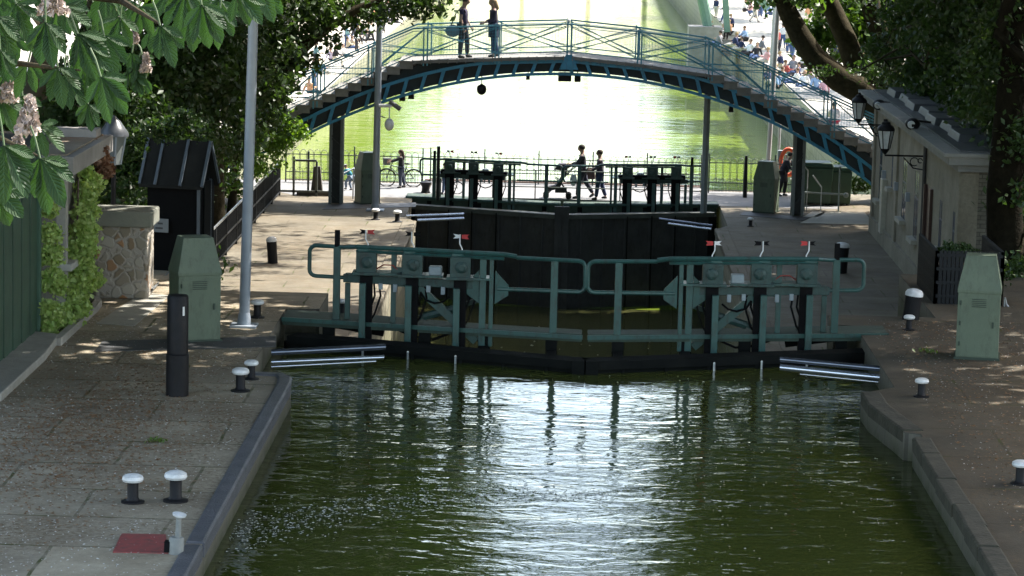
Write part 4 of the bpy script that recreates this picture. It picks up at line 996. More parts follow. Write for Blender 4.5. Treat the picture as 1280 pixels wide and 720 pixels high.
# kiosk
conc = mat('weathered_concrete', (.22, .205, .19), rough=.9, c2=(.34, .32, .30), scale=1.8, bump=.4)
rustc = groundmat('slab_top_debris', (.26, .22, .17), (.34, .30, .24), stain=(.28, .12, .04), stain_amt=1, slab=(5, 5), moss=0, joint=0)
KY0, KY1 = 46.5, 50.5
root = empty('concrete_kiosk', (-9.6, 48.4, 0), 0, 'small concrete kiosk with an overhanging flat roof slab beside the green shed', 'kiosk'); KL = Vector((-9.6, 48.4, 0))
MB().box(Vector((-10.0, 48.6, 1.27))-KL, (3.1, 3.5, 2.54)).build('wall', mat('kiosk_wall', (.15, .14, .12), rough=.9, c2=(.2, .19, .165), bump=.3), root)
MB().box(Vector((-8.37, 46.95, 1.27))-KL, (.16, .22, 2.54)).build('post', mat('kiosk_post', (.30, .29, .26), rough=.8), root, bevel=.01)
MB().box(Vector((-8.33, 47.2, .98))-KL, (.28, .75, .12)).build('sill', mat('kiosk_sill', (.42, .41, .38), rough=.8), root, bevel=.015)
mb = MB(); mb.box(Vector((-9.85, 48.5, 2.70))-KL, (3.5, 4.1, .30)); mb.build('roof_slab', conc, root, bevel=.012)
MB().box(Vector((-9.85, 48.5, 2.86))-KL, (3.2, 3.8, .03)).build('roof_debris', rustc, root)
mb = MB(); mb.box(Vector((-8.75, 49.9, 2.93))-KL, (1.0, .5, .16)); mb.box(Vector((-9.4, 49.2, 2.93))-KL, (.1, 1.6, .14)); mb.build('roof_duct', conc, root, bevel=.01)
# ivy
iv = leafmat('ivy_leaf', (.22, .38, .07), (.50, .58, .24), trans=.3, scale=3); ivb = leafmat('ivy_brown', (.18, .09, .05), (.28, .16, .10), trans=.2, scale=3)  # green leaves paled so their colour stands in for sunlight on the wall
root = empty('ivy', (-8.3, 48, 0), 0, 'ivy with sunlight put into its pale leaf colour, climbing the kiosk wall down to the soil bed', 'ivy')
def pxblob(px, py, Y, r, n, rz=None, ry=None): p = D(px, py, Y); return (p.x, p.y, p.z, r, ry or r, rz or r, n)
def loc_blobs(bl, o): return [(b[0]-o.x, b[1]-o.y, b[2]-o.z, *b[3:]) for b in bl]
O = Vector((-8.3, 48, 0))
IVS = Vector((.2, -.15, 0)); ib = [(lambda b_: (b_[0]+.18, b_[1]-.15, b_[2], b_[3]*1.15, b_[4]*1.1, b_[5]*1.15, int(b_[6]*1.9)))(pxblob(*a)) for a in ((97, 240, 48.6, .13, 500), (94, 262, 48.4, .16, 700), (92, 285, 48.2, .17, 700), (90, 310, 48, .18, 700), (82, 335, 47.8, .26, 1100), (78, 358, 47.6, .30, 1300), (74, 382, 47.2, .28, 1200), (60, 400, 46.6, .22, 800), (55, 350, 46.4, .16, 600), (52, 318, 46.2, .14, 500), (50, 290, 46.1, .12, 350), (53, 262, 46.1, .08, 150), (100, 345, 48.8, .16, 600), (98, 222, 48.9, .14, 350), (46, 385, 46.0, .14, 400), (50, 408, 46, .14, 300), (103, 228, 49.5, .14, 250))]
leaves_mesh('foliage', blob_points(loc_blobs(ib, O), .055, 28), .085, iv, root, aspect=.8)
ib2 = [pxblob(*a) for a in ((128, 200, 49.9, .16, 500), (131, 213, 49.9, .12, 350), (51, 238, 46.0, .08, 200), (52, 262, 46.0, .06, 120), (120, 190, 49.6, .2, 300))]
leaves_mesh('dry_foliage', blob_points(loc_blobs(ib2, O), .05, 25), .08, ivb, root, aspect=.8)
mb = MB()
for (a, b) in (((60, 415), (52, 240)), ((95, 370), (98, 225)), ((80, 400), (92, 300))): mb.tube([D(*a, 47.5)-O, D(*b, 48.3)-O], .018, 5)
mb.build('stem', mat('ivy_stem', (.08, .05, .035)), root)
# bed and its kerb
soil = mat('bed_soil', (.045, .028, .018), rough=.95, c2=(.085, .05, .03), scale=20, bump=1, bscale=30)
tag(MB().prism([(-8.45, 45.75), (-8.16, 45.75), (-8.13, 49.3), (-8.45, 49.4)], .005, .05).build('soil_bed', soil), 'narrow bed of brown soil below the ivy', 'soil bed')
mb = MB(); pts = [(-8.09, 44.9), (-8.09, 48.5), (-8.12, 49.1), (-8.22, 49.45), (-8.42, 49.55)]
for a, b in zip(pts[:-1], pts[1:]): mb.bar((*a, .06), (*b, .06), .13, .13)
tag(mb.build('bed_kerb', mat('kerb_pale', (.27, .26, .23), rough=.85, c2=(.36, .34, .30), scale=5, bump=.4), bevel=.012), 'pale curved stone kerb around the soil bed', 'kerb')
# rubble pier
def rubblemat():
    ma = bpy.data.materials.new('rubble_stone'); ma.use_nodes = True; n = ma.node_tree.nodes; l = ma.node_tree.links; b = n['Principled BSDF']; b.inputs['Roughness'].default_value = .9
    geo = n.new('ShaderNodeNewGeometry'); vo = n.new('ShaderNodeTexVoronoi'); vo.inputs['Scale'].default_value = 5.2; vo.feature = 'F1'
    wv = n.new('ShaderNodeVectorMath'); wv.operation = 'MULTIPLY_ADD'; wv.inputs[1].default_value = (.2, .2, .2)
    ns = n.new('ShaderNodeTexNoise'); ns.inputs['Scale'].default_value = 4; ns.inputs['Detail'].default_value = 5; l.new(geo.outputs['Position'], ns.inputs['Vector']); l.new(ns.outputs[1], wv.inputs[0]); l.new(geo.outputs['Position'], wv.inputs[2]); l.new(wv.outputs[0], vo.inputs['Vector'])
    sp = n.new('ShaderNodeSeparateColor'); l.new(vo.outputs['Color'], sp.inputs[0]); cr = n.new('ShaderNodeValToRGB'); e = cr.color_ramp.elements
    e[0].position = 0; e[0].color = (.26, .23, .18, 1); e[1].position = 1; e[1].color = (.20, .16, .11, 1)
    for p, c in ((.3, (.36, .33, .28, 1)), (.55, (.20, .17, .12, 1)), (.72, (.36, .17, .07, 1)), (.82, (.28, .25, .2, 1))): q = cr.color_ramp.elements.new(p); q.color = c
    l.new(sp.outputs[0], cr.inputs[0])
    vd = n.new('ShaderNodeTexVoronoi'); vd.feature = 'DISTANCE_TO_EDGE'; vd.inputs['Scale'].default_value = 5.2; l.new(wv.outputs[0], vd.inputs['Vector'])
    mr = n.new('ShaderNodeMapRange'); mr.inputs[1].default_value = .04; mr.inputs[2].default_value = .14; l.new(vd.outputs[0], mr.inputs[0])
    mx = n.new('ShaderNodeMix'); mx.data_type = 'RGBA'; mx.inputs[6].default_value = (.34, .31, .27, 1); l.new(mr.outputs[0], mx.inputs[0]); l.new(cr.outputs[0], mx.inputs[7]); l.new(mx.outputs[2], b.inputs['Base Color'])
    bp = n.new('ShaderNodeBump'); bp.inputs['Strength'].default_value = .6; bp.inputs['Distance'].default_value = .03; l.new(mr.outputs[0], bp.inputs['Height']); l.new(bp.outputs[0], b.inputs['Normal']); return ma
root = empty('stone_pier', (-7.88, 50.45, 0), 0, 'short rubble stone pier with a flat grey capstone', 'pier')
MB().box((0, 0, .64), (.95, .8, 1.28)).build('shaft', rubblemat(), root, bevel=.04)
MB().box((0, 0, 1.42), (1.12, .98, .28)).build('capstone', mat('cap_stone', (.16, .165, .14), rough=.9, c2=(.22, .22, .18), scale=3, bump=.4), root, bevel=.03)
# low wall running left from the pier
tag(MB().box((-9.4, 50.7, .55), (2.1, .4, 1.1)).build('low_wall', conc), 'low wall behind the kiosk joining the stone pier', 'wall')
# hut
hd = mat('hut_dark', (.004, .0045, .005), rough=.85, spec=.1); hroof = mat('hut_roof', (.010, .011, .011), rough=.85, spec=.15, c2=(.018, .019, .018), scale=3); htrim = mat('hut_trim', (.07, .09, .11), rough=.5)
p = G(212, 347, 0); HX = p.x; HY = 54.0
root = empty('gabled_hut', (HX, HY, 0), R(76), 'small dark gabled hut in the shade with a grey notice on it', 'hut')
w, d, h, hg = .60, 1.02, 1.72, 2.38
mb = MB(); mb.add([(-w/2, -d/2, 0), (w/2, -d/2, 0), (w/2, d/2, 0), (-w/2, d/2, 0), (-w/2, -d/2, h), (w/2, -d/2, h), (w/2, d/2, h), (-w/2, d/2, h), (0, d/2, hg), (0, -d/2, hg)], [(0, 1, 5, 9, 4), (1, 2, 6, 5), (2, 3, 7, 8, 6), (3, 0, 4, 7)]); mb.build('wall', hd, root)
mb = MB()
for s in (-1, 1):
    a = Vector((0, -d/2-.12, hg+.03)); b = Vector((s*(w/2+.14), -d/2-.12, h-.14)); nn = Vector((0, d+.24, 0)); t = Vector((0, 0, .05))
    mb.add([a, b, b+nn, a+nn, a+t, b+t, b+nn+t, a+nn+t], [(0, 1, 2, 3), (7, 6, 5, 4), (0, 1, 5, 4), (1, 2, 6, 5), (2, 3, 7, 6), (3, 0, 4, 7)])
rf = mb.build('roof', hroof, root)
mb = MB()
for s in (-1, 1):
    for yy in (-d/2-.13, -.2, .3, d/2+.1): mb.bar((0, yy, hg+.09), (s*(w/2+.15), yy, h-.08), .05, .05)
mb.build('roof_batten', htrim, rf)
for s in (-1, 1): MB().bar((s*w/2, -d/2-.01, 0), (s*w/2, -d/2-.01, h), .05, .05).build('corner_trim', htrim, root)
mb = MB(); mb.box((.2, -d/2-.02, .9), (.5, .03, 1.6)); mb.build('door', mat('hut_door', (.005, .006, .007), spec=.1), root)
sg = MB(); sg.box((-w/2-.05, .36, .86), (.02, .60, .26)); sgo = sg.build('notice', mat('notice_grey', (.17, .19, .20), var=.05), root, bevel=.004)
mb = MB()
for z, ws in ((.90, (.11, .16, .1)), (.81, (.14, .08, .15))):
    x = .60
    for q in ws: mb.box((-w/2-.062, x-q/2, z), (.004, q, .035)); x -= q+.03
mb.build('lettering', mat('notice_ink', (.045, .05, .055)), sgo)
# lantern on a post behind the pier
root = empty('street_lantern', (D(142, 190, 52.2).x, 52.2, 0), 0, 'old four sided lantern on a dark post behind the kiosk roof', 'lantern')
MB().tube([(0, 0, 0), (0, 0, 2.1)], [.06, .04], 8).build('post', blk, root)
o = Vector((0, 0, 2.15)); 
MB().lathe(o, [(.13, 0), (.22, .52)], 4).build('lantern_glass', mat('old_glass', (.16, .18, .18), rough=.2), root)
mb = MB()
for j in range(4): t = math.pi*j/2; mb.bar(o+Vector((.13*math.cos(t), .13*math.sin(t), 0)), o+Vector((.225*math.cos(t), .225*math.sin(t), .52)), .03, .03)
mb.build('lantern_frame', grey_m, root)
MB().lathe(o, [(.28, .52), (.28, .57), (.20, .68), (.12, .80), (.05, .86), (.03, .9)], 14).build('lantern_cap', mat('lantern_cap_grey', (.07, .075, .085), rough=.35), root, True)
root.rotation_euler = (0, 0, R(20))
# ================================================================== TREES
bark = mat('bark', (.018, .015, .009), rough=.95, spec=.1, c2=(.055, .046, .026), scale=6, bump=1.0, bscale=22)
plane_bark = mat('plane_bark', (.10, .085, .06), rough=.9, c2=(.19, .165, .12), scale=2.5, bump=.8, bscale=14)
lf_dark = leafmat('leaf_dark', (.018, .040, .010), (.045, .085, .022), trans=.35, scale=.5)
lf_mid = leafmat('leaf_mid', (.035, .08, .016), (.085, .15, .035), trans=.4, scale=.5)
lf_lime = leafmat('leaf_lime', (.08, .17, .03), (.17, .28, .06), trans=.45, scale=.8)
def wob(p, q, n=5, a=.12, r0=.2, r1=.08):
    p, q = Vector(p), Vector(q); L = (q-p).length; pts = []; rs = []
    for i in range(n+1):
        t = i/n; v = p.lerp(q, t) + Vector((random.gauss(0, a), random.gauss(0, a), random.gauss(0, a)))*L*.12*math.sin(math.pi*t); pts.append(v); rs.append(r0+(r1-r0)*t)
    return pts, rs
def tree(name, label, base, trunk, blobs, leafsize, lm, bm_, group=None, limbs=(), clump=.4, per=45, r=.35, cat='tree', crownname='crown', branch=True):
    base = Vector(base); root = empty(name, base, 0, label, cat, group)
    mb = MB(); pts = [Vector(p)-base for p in trunk]
    mb.tube(pts, [r*(1.25 if i == 0 else 1-.45*i/len(pts)) for i in range(len(pts))], 12)
    for (lp_, r0_, r1_) in limbs:
        lp_ = [Vector(p)-base for p in lp_]; n_ = len(lp_); mb.tube(lp_, [r0_+(r1_-r0_)*i/(n_-1) for i in range(n_)], 10)
    tip = pts[-1]
    if branch:
        for b in blobs:
            c = Vector(b[:3])-base
            if (c-tip).length > .5:
                p_, r_ = wob(tip+(pts[-2]-tip)*.25, c, 6, .5, min(r*.4, .16), .02); mb.tube(p_, r_, 6)
                for k in range(3):
                    e = c+Vector((random.gauss(0, b[3]*.5), random.gauss(0, b[4]*.5), random.gauss(0, b[5]*.5))); p2, r2 = wob(p_[4], e, 4, .5, .05, .012); mb.tube(p2, r2, 5)
    mb.build('trunk', bm_, root, True)
    leaves_mesh(crownname, blob_points(loc_blobs(blobs, base), clump, per), leafsize, lm, root)
    return root

# --- overhead canopy: big trees standing beside the lock, crowns meeting high over it
lf_can = leafmat('leaf_canopy', (.022, .05, .010), (.055, .11, .024), trans=.32, scale=.4)
def big_proto(sx, n, lean):
    bl = []
    for k in range(22):
        a = k*2.4; rr_ = 7.4*math.sqrt((k+.5)/22); bl.append((lean+sx*rr_*math.cos(a), rr_*math.sin(a), 13+1.6*math.cos(k*1.9)-rr_*.12, 2.6, 2.6, 1.7, n//22))
    return tree('plane_tree', 'x', (0, 0, 0), [(0, 0, 0), (lean*.1, 0, 4), (lean*.35, .2, 8), (lean*.8, 0, 11.5)], bl, .62, lf_can, plane_bark, 'tall trees arching over the lock', clump=.75, per=40, r=.40)
bp1 = big_proto(1, 20000, 4.8); bp1_used = False
CAN = [(-10.5, 33, 0, 0, 'tall tree beside the near left quay, its crown arching over the near water'),
 (-12.2, 47, 0, 15, 'tall tree behind the green shed, its crown over the near gates'),
 (-13.5, 61, Z1, 10, 'tall tree behind the gabled hut, crown over the chamber'),
 (-14.6, 76, Z1, 0, 'tall tree left of the rail fence on the lower quay'),
 (-15.8, 91, Z1, 0, 'tall tree at the left foot of the blue bridge'),
 (10.5, 30, 0, 180, 'tall tree beside the near right quay, crown high over the paving'),
 (11.6, 44, 0, 170, 'tall tree right of the near gates, crown reaching over the canal'),
 (14.4, 58, 0, 180, 'tall tree beside the dark planter enclosure, crown over the right quay'),
 (15.0, 73, Z1, 175, 'tall tree behind the stone building near its brick end'),
 (16.0, 89, Z1, 180, 'tall tree behind the far end of the stone building'),


 (-11.7, 40, 0, 0, 'unseen tree added behind the green shed door side, crown blocking sun patches'), (10.9, 37, 0, 175, 'unseen tree added right of the lone white capped bollard, crown blocking sun patches'),  # two unseen trees added to block sun patches on the quay
 (-22, 62, Z1, 30, 'unseen tree added in a second row left of the hut to cut sky light'), (-23, 80, Z1, 80, 'unseen tree added in a second row left of the lower quay to cut sky light'),
 (23, 62, Z1, 30, 'unseen tree added in a second row behind the brick wall to cut sky light'), (24, 80, Z1, 80, 'unseen tree added in a second row behind the stone building to cut sky light')]  # second row added out of view to darken the near quays
for i, (x, y, z, rz, lb) in enumerate(CAN):
    o = bp1 if i == 0 else copy_tree(bp1)
    o.location = (x, y, z); o.rotation_euler = (0, 0, R(rz)); s = 1.0 if y < 64 else .93; o.scale = (s, s, 1.0 if z == 0 else 1.16); o['label'] = lb
# unseen leaf screens added on both sides to cut sky light on the lock
for i, (x, lb) in enumerate(((-27, 'unseen leaf screen added far left to cut sky light'), (28, 'unseen leaf screen added far right to cut sky light'))):
    tag(leaves_mesh('leaf_light_screen', blob_points([(x, y, z, 1.5, 3.2, 3.2, 700) for y in range(52, 112, 5) for z in (0, 5, 10)], .8, 40), .85, lf_can, None), lb, 'leaf screen', kind='stuff')

# --- right: leaning trunks and hanging foliage seen below the canopy
def PB(lst): return [pxblob(*a) for a in lst]
tree('plane_tree', 'big leaning tree with three limbs behind the blue bridge stairs on the right', (D(1130, 200, 97.5).x, 97.5, Z1),
     [(D(1130, 240, 97.5).x, 97.5, Z1), D(1118, 175, 97), D(1092, 130, 96.6), D(1066, 105, 96.4)],
     PB([(1062, 14, 98.8, .9, 800), (1030, 5, 98.8, .7, 450), (1000, 2, 96, .45, 200), (1015, 52, 98.8, .5, 420), (1035, 45, 98.8, .5, 300), (1030, 75, 98.8, .45, 260), (1085, 62, 98.8, .8, 600), (1075, 25, 98.8, .7, 500), (1105, 35, 98.8, 1.0, 900), (1100, 95, 98.8, .6, 350), (965, -6, 96, .6, 260), (1120, 100, 98.8, .7, 400)])+[(6.2, 95, 6.0, 1.6, 2, 1.3, 1500), (8.5, 94, 6.5, 2, 2, 1.8, 2200), (11, 93, 6.8, 2.2, 2.2, 2, 2200), (5.0, 96, 8.6, 1.6, 2, 1.6, 1600), (7.5, 95, 9.4, 2.2, 2.4, 2, 2400), (10.5, 94, 10, 2.4, 2.4, 2, 2200), (13, 93, 8, 2.2, 2.2, 2.4, 2000), (4.0, 98, 11, 1.8, 2, 1.6, 1400)], .26, lf_mid, bark, 'trees behind the bridge on the right', r=.62, clump=.25, per=35, branch=False,
     limbs=[([D(1075, 112, 96.4), D(1048, 98, 96.2), D(1020, 75, 96), D(1000, 45, 96), D(985, 15, 96), D(972, -20, 96), D(965, -60, 96)], .48, .26),
            ([D(1088, 122, 96.8), D(1070, 85, 97), D(1058, 50, 97.2), D(1042, 15, 97.4), D(1028, -15, 97.4)], .42, .3),
            ([D(1110, 150, 97), D(1112, 100, 97), D(1103, 50, 97), D(1088, 5, 97), D(1080, -40, 97)], .40, .32)])
for px, Y, y0_, tp, r_, lb in ((1150, 93, 160, (1162, -30), .22, 'slender dark trunk rising behind the middle of the building roof'), (1178, 95, 150, (1190, -30), .2, 'slim dark trunk right of the slender one behind the building roof')):
    b = D(px, 240, Y)
    tree('dark_tree', lb, (b.x, Y, Z1), [(b.x, Y, Z1), D(px, y0_, Y), D((px+tp[0])/2, 60, Y), D(tp[0], tp[1], Y)], PB([(px, 40, Y, 1.0, 900), (px+15, 10, Y, 1.2, 1100), (px-15, 20, Y-1, .9, 700)]), .2, lf_dark, bark, 'trees behind the bridge on the right', r=r_, clump=.25, per=40, branch=False)
tree('dark_tree', 'heavy dark tree overhanging the stone building roof at the right edge', (13.2, 78.5-12, Z1), [(14.6, 66, Z1), (14.4, 68, 1), (14, 70, 4.5), (13.5, 72, 7.5)],
     PB([(1240, 30, 76, 1.7, 2600), (1275, 70, 74, 1.6, 2400), (1215, 50, 80, 1.4, 1900), (1190, 30, 84, 1.3, 1600), (1160, 60, 88, 1.1, 1200), (1140, 90, 90, .9, 900), (1168, 100, 88, .7, 700), (1265, 115, 72, 1.2, 1800), (1290, 165, 70, 1.0, 1600), (1245, 135, 74, .7, 900), (1222, 112, 78, .7, 800), (1195, 108, 82, .5, 500), (1292, 200, 68, .7, 900), (1295, 250, 66, .8, 1000), (1130, 50, 90, 1.1, 1200), (1220, 10, 78, 1.6, 2000), (1292, 300, 62, .7, 1000), (1292, 350, 60, .6, 800), (1205, 90, 80, .7, 600)]), .2, lf_dark, bark, 'dark trees over the right quay', r=.5, clump=.25, per=45,
     limbs=[([(14, 70, 3.5), D(1250, 85, 78), D(1180, 110, 84), D(1120, 120, 88)], .3, .14)])
tree('dark_tree', 'thick dark trunk standing right of the brick end of the stone building', (D(1258, 300, 61).x, 61, Z1), [(D(1258, 300, 61).x, 61, Z1), D(1257, 330, 61), D(1255, 240, 61), D(1262, 150, 61), D(1275, 20, 62), D(1280, -100, 62)],
     PB([(1278, 90, 62, 1.0, 1200), (1245, 110, 63, .9, 700), (1268, 40, 62, 1.0, 1000), (1240, 60, 63, .8, 500), (1280, 170, 60, .4, 400), (1285, 240, 60, .35, 300)]), .16, lf_dark, mat('bark_black', (.006, .005, .003), rough=.95, spec=.08, c2=(.018, .015, .009), scale=6, bump=1, bscale=22), 'dark trees over the right quay', r=.44, clump=.22, per=40)
# hanging ivy column foliage beside the trunk
tag(leaves_mesh('dark_shrub', blob_points(PB([(1250, 400, 55, .5, 1500, .8), (1275, 430, 54, .5, 1500, .8), (1270, 370, 56, .6, 1500, .8)]), .1, 40), .1, lf_dark, None), 'dark low shrub behind the near right green cabinet', 'shrub')

# --- left: dark tree mass with long diagonal limb, lime shrub
tree('chestnut_tree', 'large dark tree over the lower left quay, long limb reaching right', (-10.8, 79, Z1), [(-10.8, 79, Z1), (-10.6, 79.3, -.6), (-10.2, 79.6, 1.0), (-9.2, 79.8, 2.0)],
     PB([(392, 12, 80, .9, 1100), (430, 14, 81, .6, 450), (358, 50, 80, .8, 900), (335, 95, 80, .85, 900), (330, 30, 79, 1.5, 2200), (300, 80, 78, 1.5, 2300), (260, 40, 76, 1.8, 3000), (250, 110, 76, 1.5, 2400), (200, 60, 74, 1.8, 3000), (190, 130, 73, 1.4, 2200), (220, 170, 74, 1.2, 1700), (150, 100, 72, 1.6, 2500), (280, 160, 78, 1.1, 1500), (320, 130, 80, .9, 900), (450, 15, 81, .6, 420), (487, 5, 80, .45, 330), (515, 8, 80, .35, 260), (545, 6, 80, .35, 220), (470, 14, 81, .35, 150), (418, 52, 81, .28, 110), (395, 84, 80, .25, 90)])+[(-5.6, 84, 6.0, 1.5, 2, 1.3, 1600), (-7.8, 83, 6.2, 2, 2, 1.6, 2400), (-10.4, 82, 6.5, 2.2, 2.2, 2, 2400), (-4.6, 86, 8.4, 1.6, 2, 1.5, 1600), (-7.0, 85, 9.2, 2.2, 2.4, 1.9, 2400), (-10, 84, 9.6, 2.4, 2.4, 2, 2200), (-13, 82, 8, 2.2, 2.2, 2.4, 2000), (-3.6, 89, 10.6, 1.6, 2, 1.5, 1300), (-1.5, 88, 12.2, 1.8, 3, 1.2, 800), (.8, 90, 12.8, 2.0, 3, 1.2, 800), (-.2, 82, 10.8, 1.6, 2.5, 1.2, 500), (2.4, 86, 12.0, 1.8, 3, 1.2, 700)], .20, lf_dark, bark, 'dark trees over the left quay', r=.5, clump=.22, per=38, branch=False,  # high central clusters are unseen, added to break sky glare on the water
     limbs=[([(-9.2, 79.8, 2.0), D(352, 95, 80), D(375, 62, 80), D(410, 33, 80.2), D(445, 12, 80.4), D(480, -3, 80.6), D(520, -12, 81)], .26, .05), ([(-9.6, 79.8, 1.4), D(330, 90, 80), D(345, 40, 80), D(352, -10, 80)], .22, .12), ([(-9.6, 79.8, 1.4), (-9.4, 80, 4), (-8.2, 82, 7), (-5.5, 84, 8.6), (-1.5, 88, 12)], .26, .04), ([(-9.4, 80, 4), (-10.5, 82, 7), (-12, 82, 9)], .18, .05)])
tree('dark_tree', 'pale barked trunk between the gabled hut and the rail fence', (D(266, 300, 83).x, 83, Z1), [(D(266, 300, 83).x, 83, Z1), D(268, 250, 83), D(268, 200, 83), D(262, 140, 83), D(258, 60, 83)],
     PB([(240, 200, 84, 1.0, 1600), (300, 120, 84, 1.0, 1300), (272, 215, 86, .5, 500), (235, 255, 86, .7, 800)]), .19, lf_dark, bark, 'dark trees over the left quay', r=.33, clump=.25, per=40)
# bright lime tree by the fence
tree('lime_shrub', 'bright green sunlit shrub spilling over the rail fence by the bridge', (-10.4, 89, Z1), [(-10.4, 89, Z1), (-10.3, 89, -1.5), (-10, 89, -.2)],
     PB([(345, 165, 89, .65, 1100), (368, 158, 89, .35, 350), (330, 190, 89, .7, 1100), (312, 208, 90, .5, 700), (350, 180, 89, .4, 450), (290, 232, 90, .45, 600), (310, 170, 89, .7, 800), (380, 168, 89, .22, 110), (335, 140, 90, .5, 500)]), .14, lf_lime, bark, None, r=.12, clump=.13, per=32, cat='shrub', crownname='foliage')
# background hedge mass closing the left and right depths
tag(leaves_mesh('hedge', blob_points([(-16, y, -1, 1.2, 2.0, 2.4, 2600) for y in range(62, 100, 4)], .35, 60), .28, lf_dark, None), 'dark hedge along the back of the lower left quay', 'hedge')
tag(leaves_mesh('hedge', blob_points([(17, y, -1, 1.2, 2.0, 2.4, 2200) for y in range(60, 98, 4)], .35, 60), .28, lf_dark, None), 'dark hedge along the back of the lower right quay', 'hedge')
tag(leaves_mesh('hedge', blob_points([(x, 96.5, -2.1, .5, .6, .8, 900) for x in (9.7, 10.4, 11.2, 12)], .14, 50), .14, lf_mid, None), 'green bush under the right bridge stairs', 'bush')

tag(leaves_mesh('dark_shrub', blob_points(PB([(130, 150, 66, 1.1, 1900), (160, 160, 66, 1.0, 1500), (100, 175, 66, 1.0, 1500), (150, 190, 66, 1.0, 1500), (120, 200, 66, 1.0, 1500), (170, 230, 66, 1.0, 1500), (200, 200, 68, 1.0, 1500), (215, 235, 70, .8, 1200), (140, 260, 64, 1.0, 1500), (200, 290, 64, 1.0, 1500), (215, 330, 62, .8, 1000), (100, 160, 68, 1.0, 1300)]), .22, 40), .17, lf_dark, None), 'dark thicket added behind the gabled hut and stone pier for the shade there', 'thicket')  # leaf mass added to hide bright ground and keep this gap dark
tag(leaves_mesh('overhanging_foliage', blob_points(PB([(1085, 90, 95.4, .5, 360), (1070, -12, 95.2, .6, 450), (1110, 110, 94.8, .4, 260), (1000, -2, 95.2, .4, 260), (1030, 92, 95, .22, 90), (1150, 96, 88, .5, 600), (1172, 112, 84, .5, 600), (1195, 116, 80, .4, 450), (1225, 132, 76, .38, 400), (1252, 150, 72, .35, 350), (1165, 85, 86, .6, 700), (1210, 115, 78, .6, 800)]), .2, 40), .17, lf_dark, None), 'dark foliage resting over the zinc roof of the stone building', 'foliage')
tag(leaves_mesh('added_shade_leaves', blob_points(PB([(172, 168, 52.8, .25, 330), (196, 160, 52.8, .22, 300), (226, 158, 52.8, .25, 330), (250, 165, 52.8, .2, 200), (160, 190, 52.8, .16, 150), (210, 172, 52.9, .10, 70)]), .09, 30), .11, lf_dark, None), 'dark leaves added over the ridge of the gabled hut to shade it', 'foliage')  # leaves added to darken and break up the hut roof
# --- trees lining the basin: one template, copies share the mesh
def bank_tree():
    r_ = empty('bank_tree', (0, 0, 0)); mb = MB(); mb.tube([(0, 0, 0), (.1, 0, 2), (0, .1, 4.2), (.2, 0, 6.5)], [.34, .27, .22, .12], 9)
    for k in range(8):
        a = k*2.4; e = Vector((3.4*math.cos(a), 3.4*math.sin(a), 7+random.random()*3)); p_, q_ = wob((0, 0, 4+k*.2), e, 5, .4, .12, .03); mb.tube(p_, q_, 5)
    mb.build('trunk', plane_bark, r_, True)
    bl = []
    for k in range(14):
        a = k*2.4; rr_ = 4.0*math.sqrt((k+.5)/14); bl.append((rr_*math.cos(a), rr_*math.sin(a), 8.6+2.2*math.cos(k*1.7)-rr_*.3, 2.0, 2.0, 1.9, 420))
    leaves_mesh('crown', blob_points(bl, .45, 30), .42, lf_mid, r_); return r_
proto = bank_tree(); k = 0
spots = [(-19.0, y) for y in (108, 122, 137, 152, 168, 184, 201, 219, 238, 260, 284, 312, 345, 385, 430)] + [(15.8, y) for y in (118, 134, 150, 167, 184, 202, 221, 241, 264, 290, 320, 355, 395, 440)] + [(x, 425+abs(x)*.3) for x in range(-60, 70, 9)]
for i, (x, y) in enumerate(spots):
    o = proto if i == 0 else copy_tree(proto)
    x += random.uniform(-.8, .8); s = random.uniform(.9, 1.25)*(1.15 if i >= 29 else 1); o.location = (x, y, Z1); o.rotation_euler = (0, 0, random.uniform(0, 6)); o.scale = (s, s, s*(1.15))
    side = 'left' if i < 15 else 'right' if i < 29 else 'far'
    tag(o, f'sunlit green tree on the {side} bank of the basin' if side != 'far' else 'distant green tree closing the end of the basin', 'tree', f'trees lining the {side} side of the basin')

# ================================================================== FOREGROUND CHESTNUT BRANCHES
ch_leaf = leafmat('chestnut_leaf', (.010, .030, .011), (.034, .075, .020), trans=.34, scale=9, rough=.42)
def add_veins(ma):
    n = ma.node_tree.nodes; l = ma.node_tree.links; a = n.new('ShaderNodeAttribute'); a.attribute_name = 'luv'; sp = n.new('ShaderNodeSeparateXYZ'); l.new(a.outputs['Vector'], sp.inputs[0])
    def mth(op, x, y=None):
        m__ = n.new('ShaderNodeMath'); m__.operation = op
        for i, v in enumerate((x, y)):
            if v is None: continue
            if isinstance(v, (int, float)): m__.inputs[i].default_value = v
            else: l.new(v, m__.inputs[i])
        return m__.outputs[0]
    av = mth('ABSOLUTE', sp.outputs[1]); w = mth('SINE', mth('MULTIPLY', mth('SUBTRACT', mth('MULTIPLY', sp.outputs[0], 11.0), mth('MULTIPLY', av, 2.2)), 6.283))
    side = mth('GREATER_THAN', w, .72); mid = mth('LESS_THAN', av, .09); vv = mth('MULTIPLY', mth('MAXIMUM', mth('MULTIPLY', side, .3), mid), sp.outputs[2])
    p = next(x for x in n if x.type == 'BSDF_PRINCIPLED'); p.inputs['Roughness'].default_value = .58; p.inputs['Specular IOR Level'].default_value = .35; src = p.inputs['Base Color'].links[0].from_socket
    mx = n.new('ShaderNodeMix'); mx.data_type = 'RGBA'; l.new(vv, mx.inputs[0]); l.new(src, mx.inputs[6]); mx.inputs[7].default_value = (.055, .11, .045, 1); l.new(mx.outputs[2], p.inputs['Base Color'])
    bp = n.new('ShaderNodeBump'); bp.inputs['Strength'].default_value = .6; bp.inputs['Distance'].default_value = .004; l.new(w, bp.inputs['Height']); l.new(bp.outputs[0], p.inputs['Normal'])
add_veins(ch_leaf)
LV = MB(); LUV = []
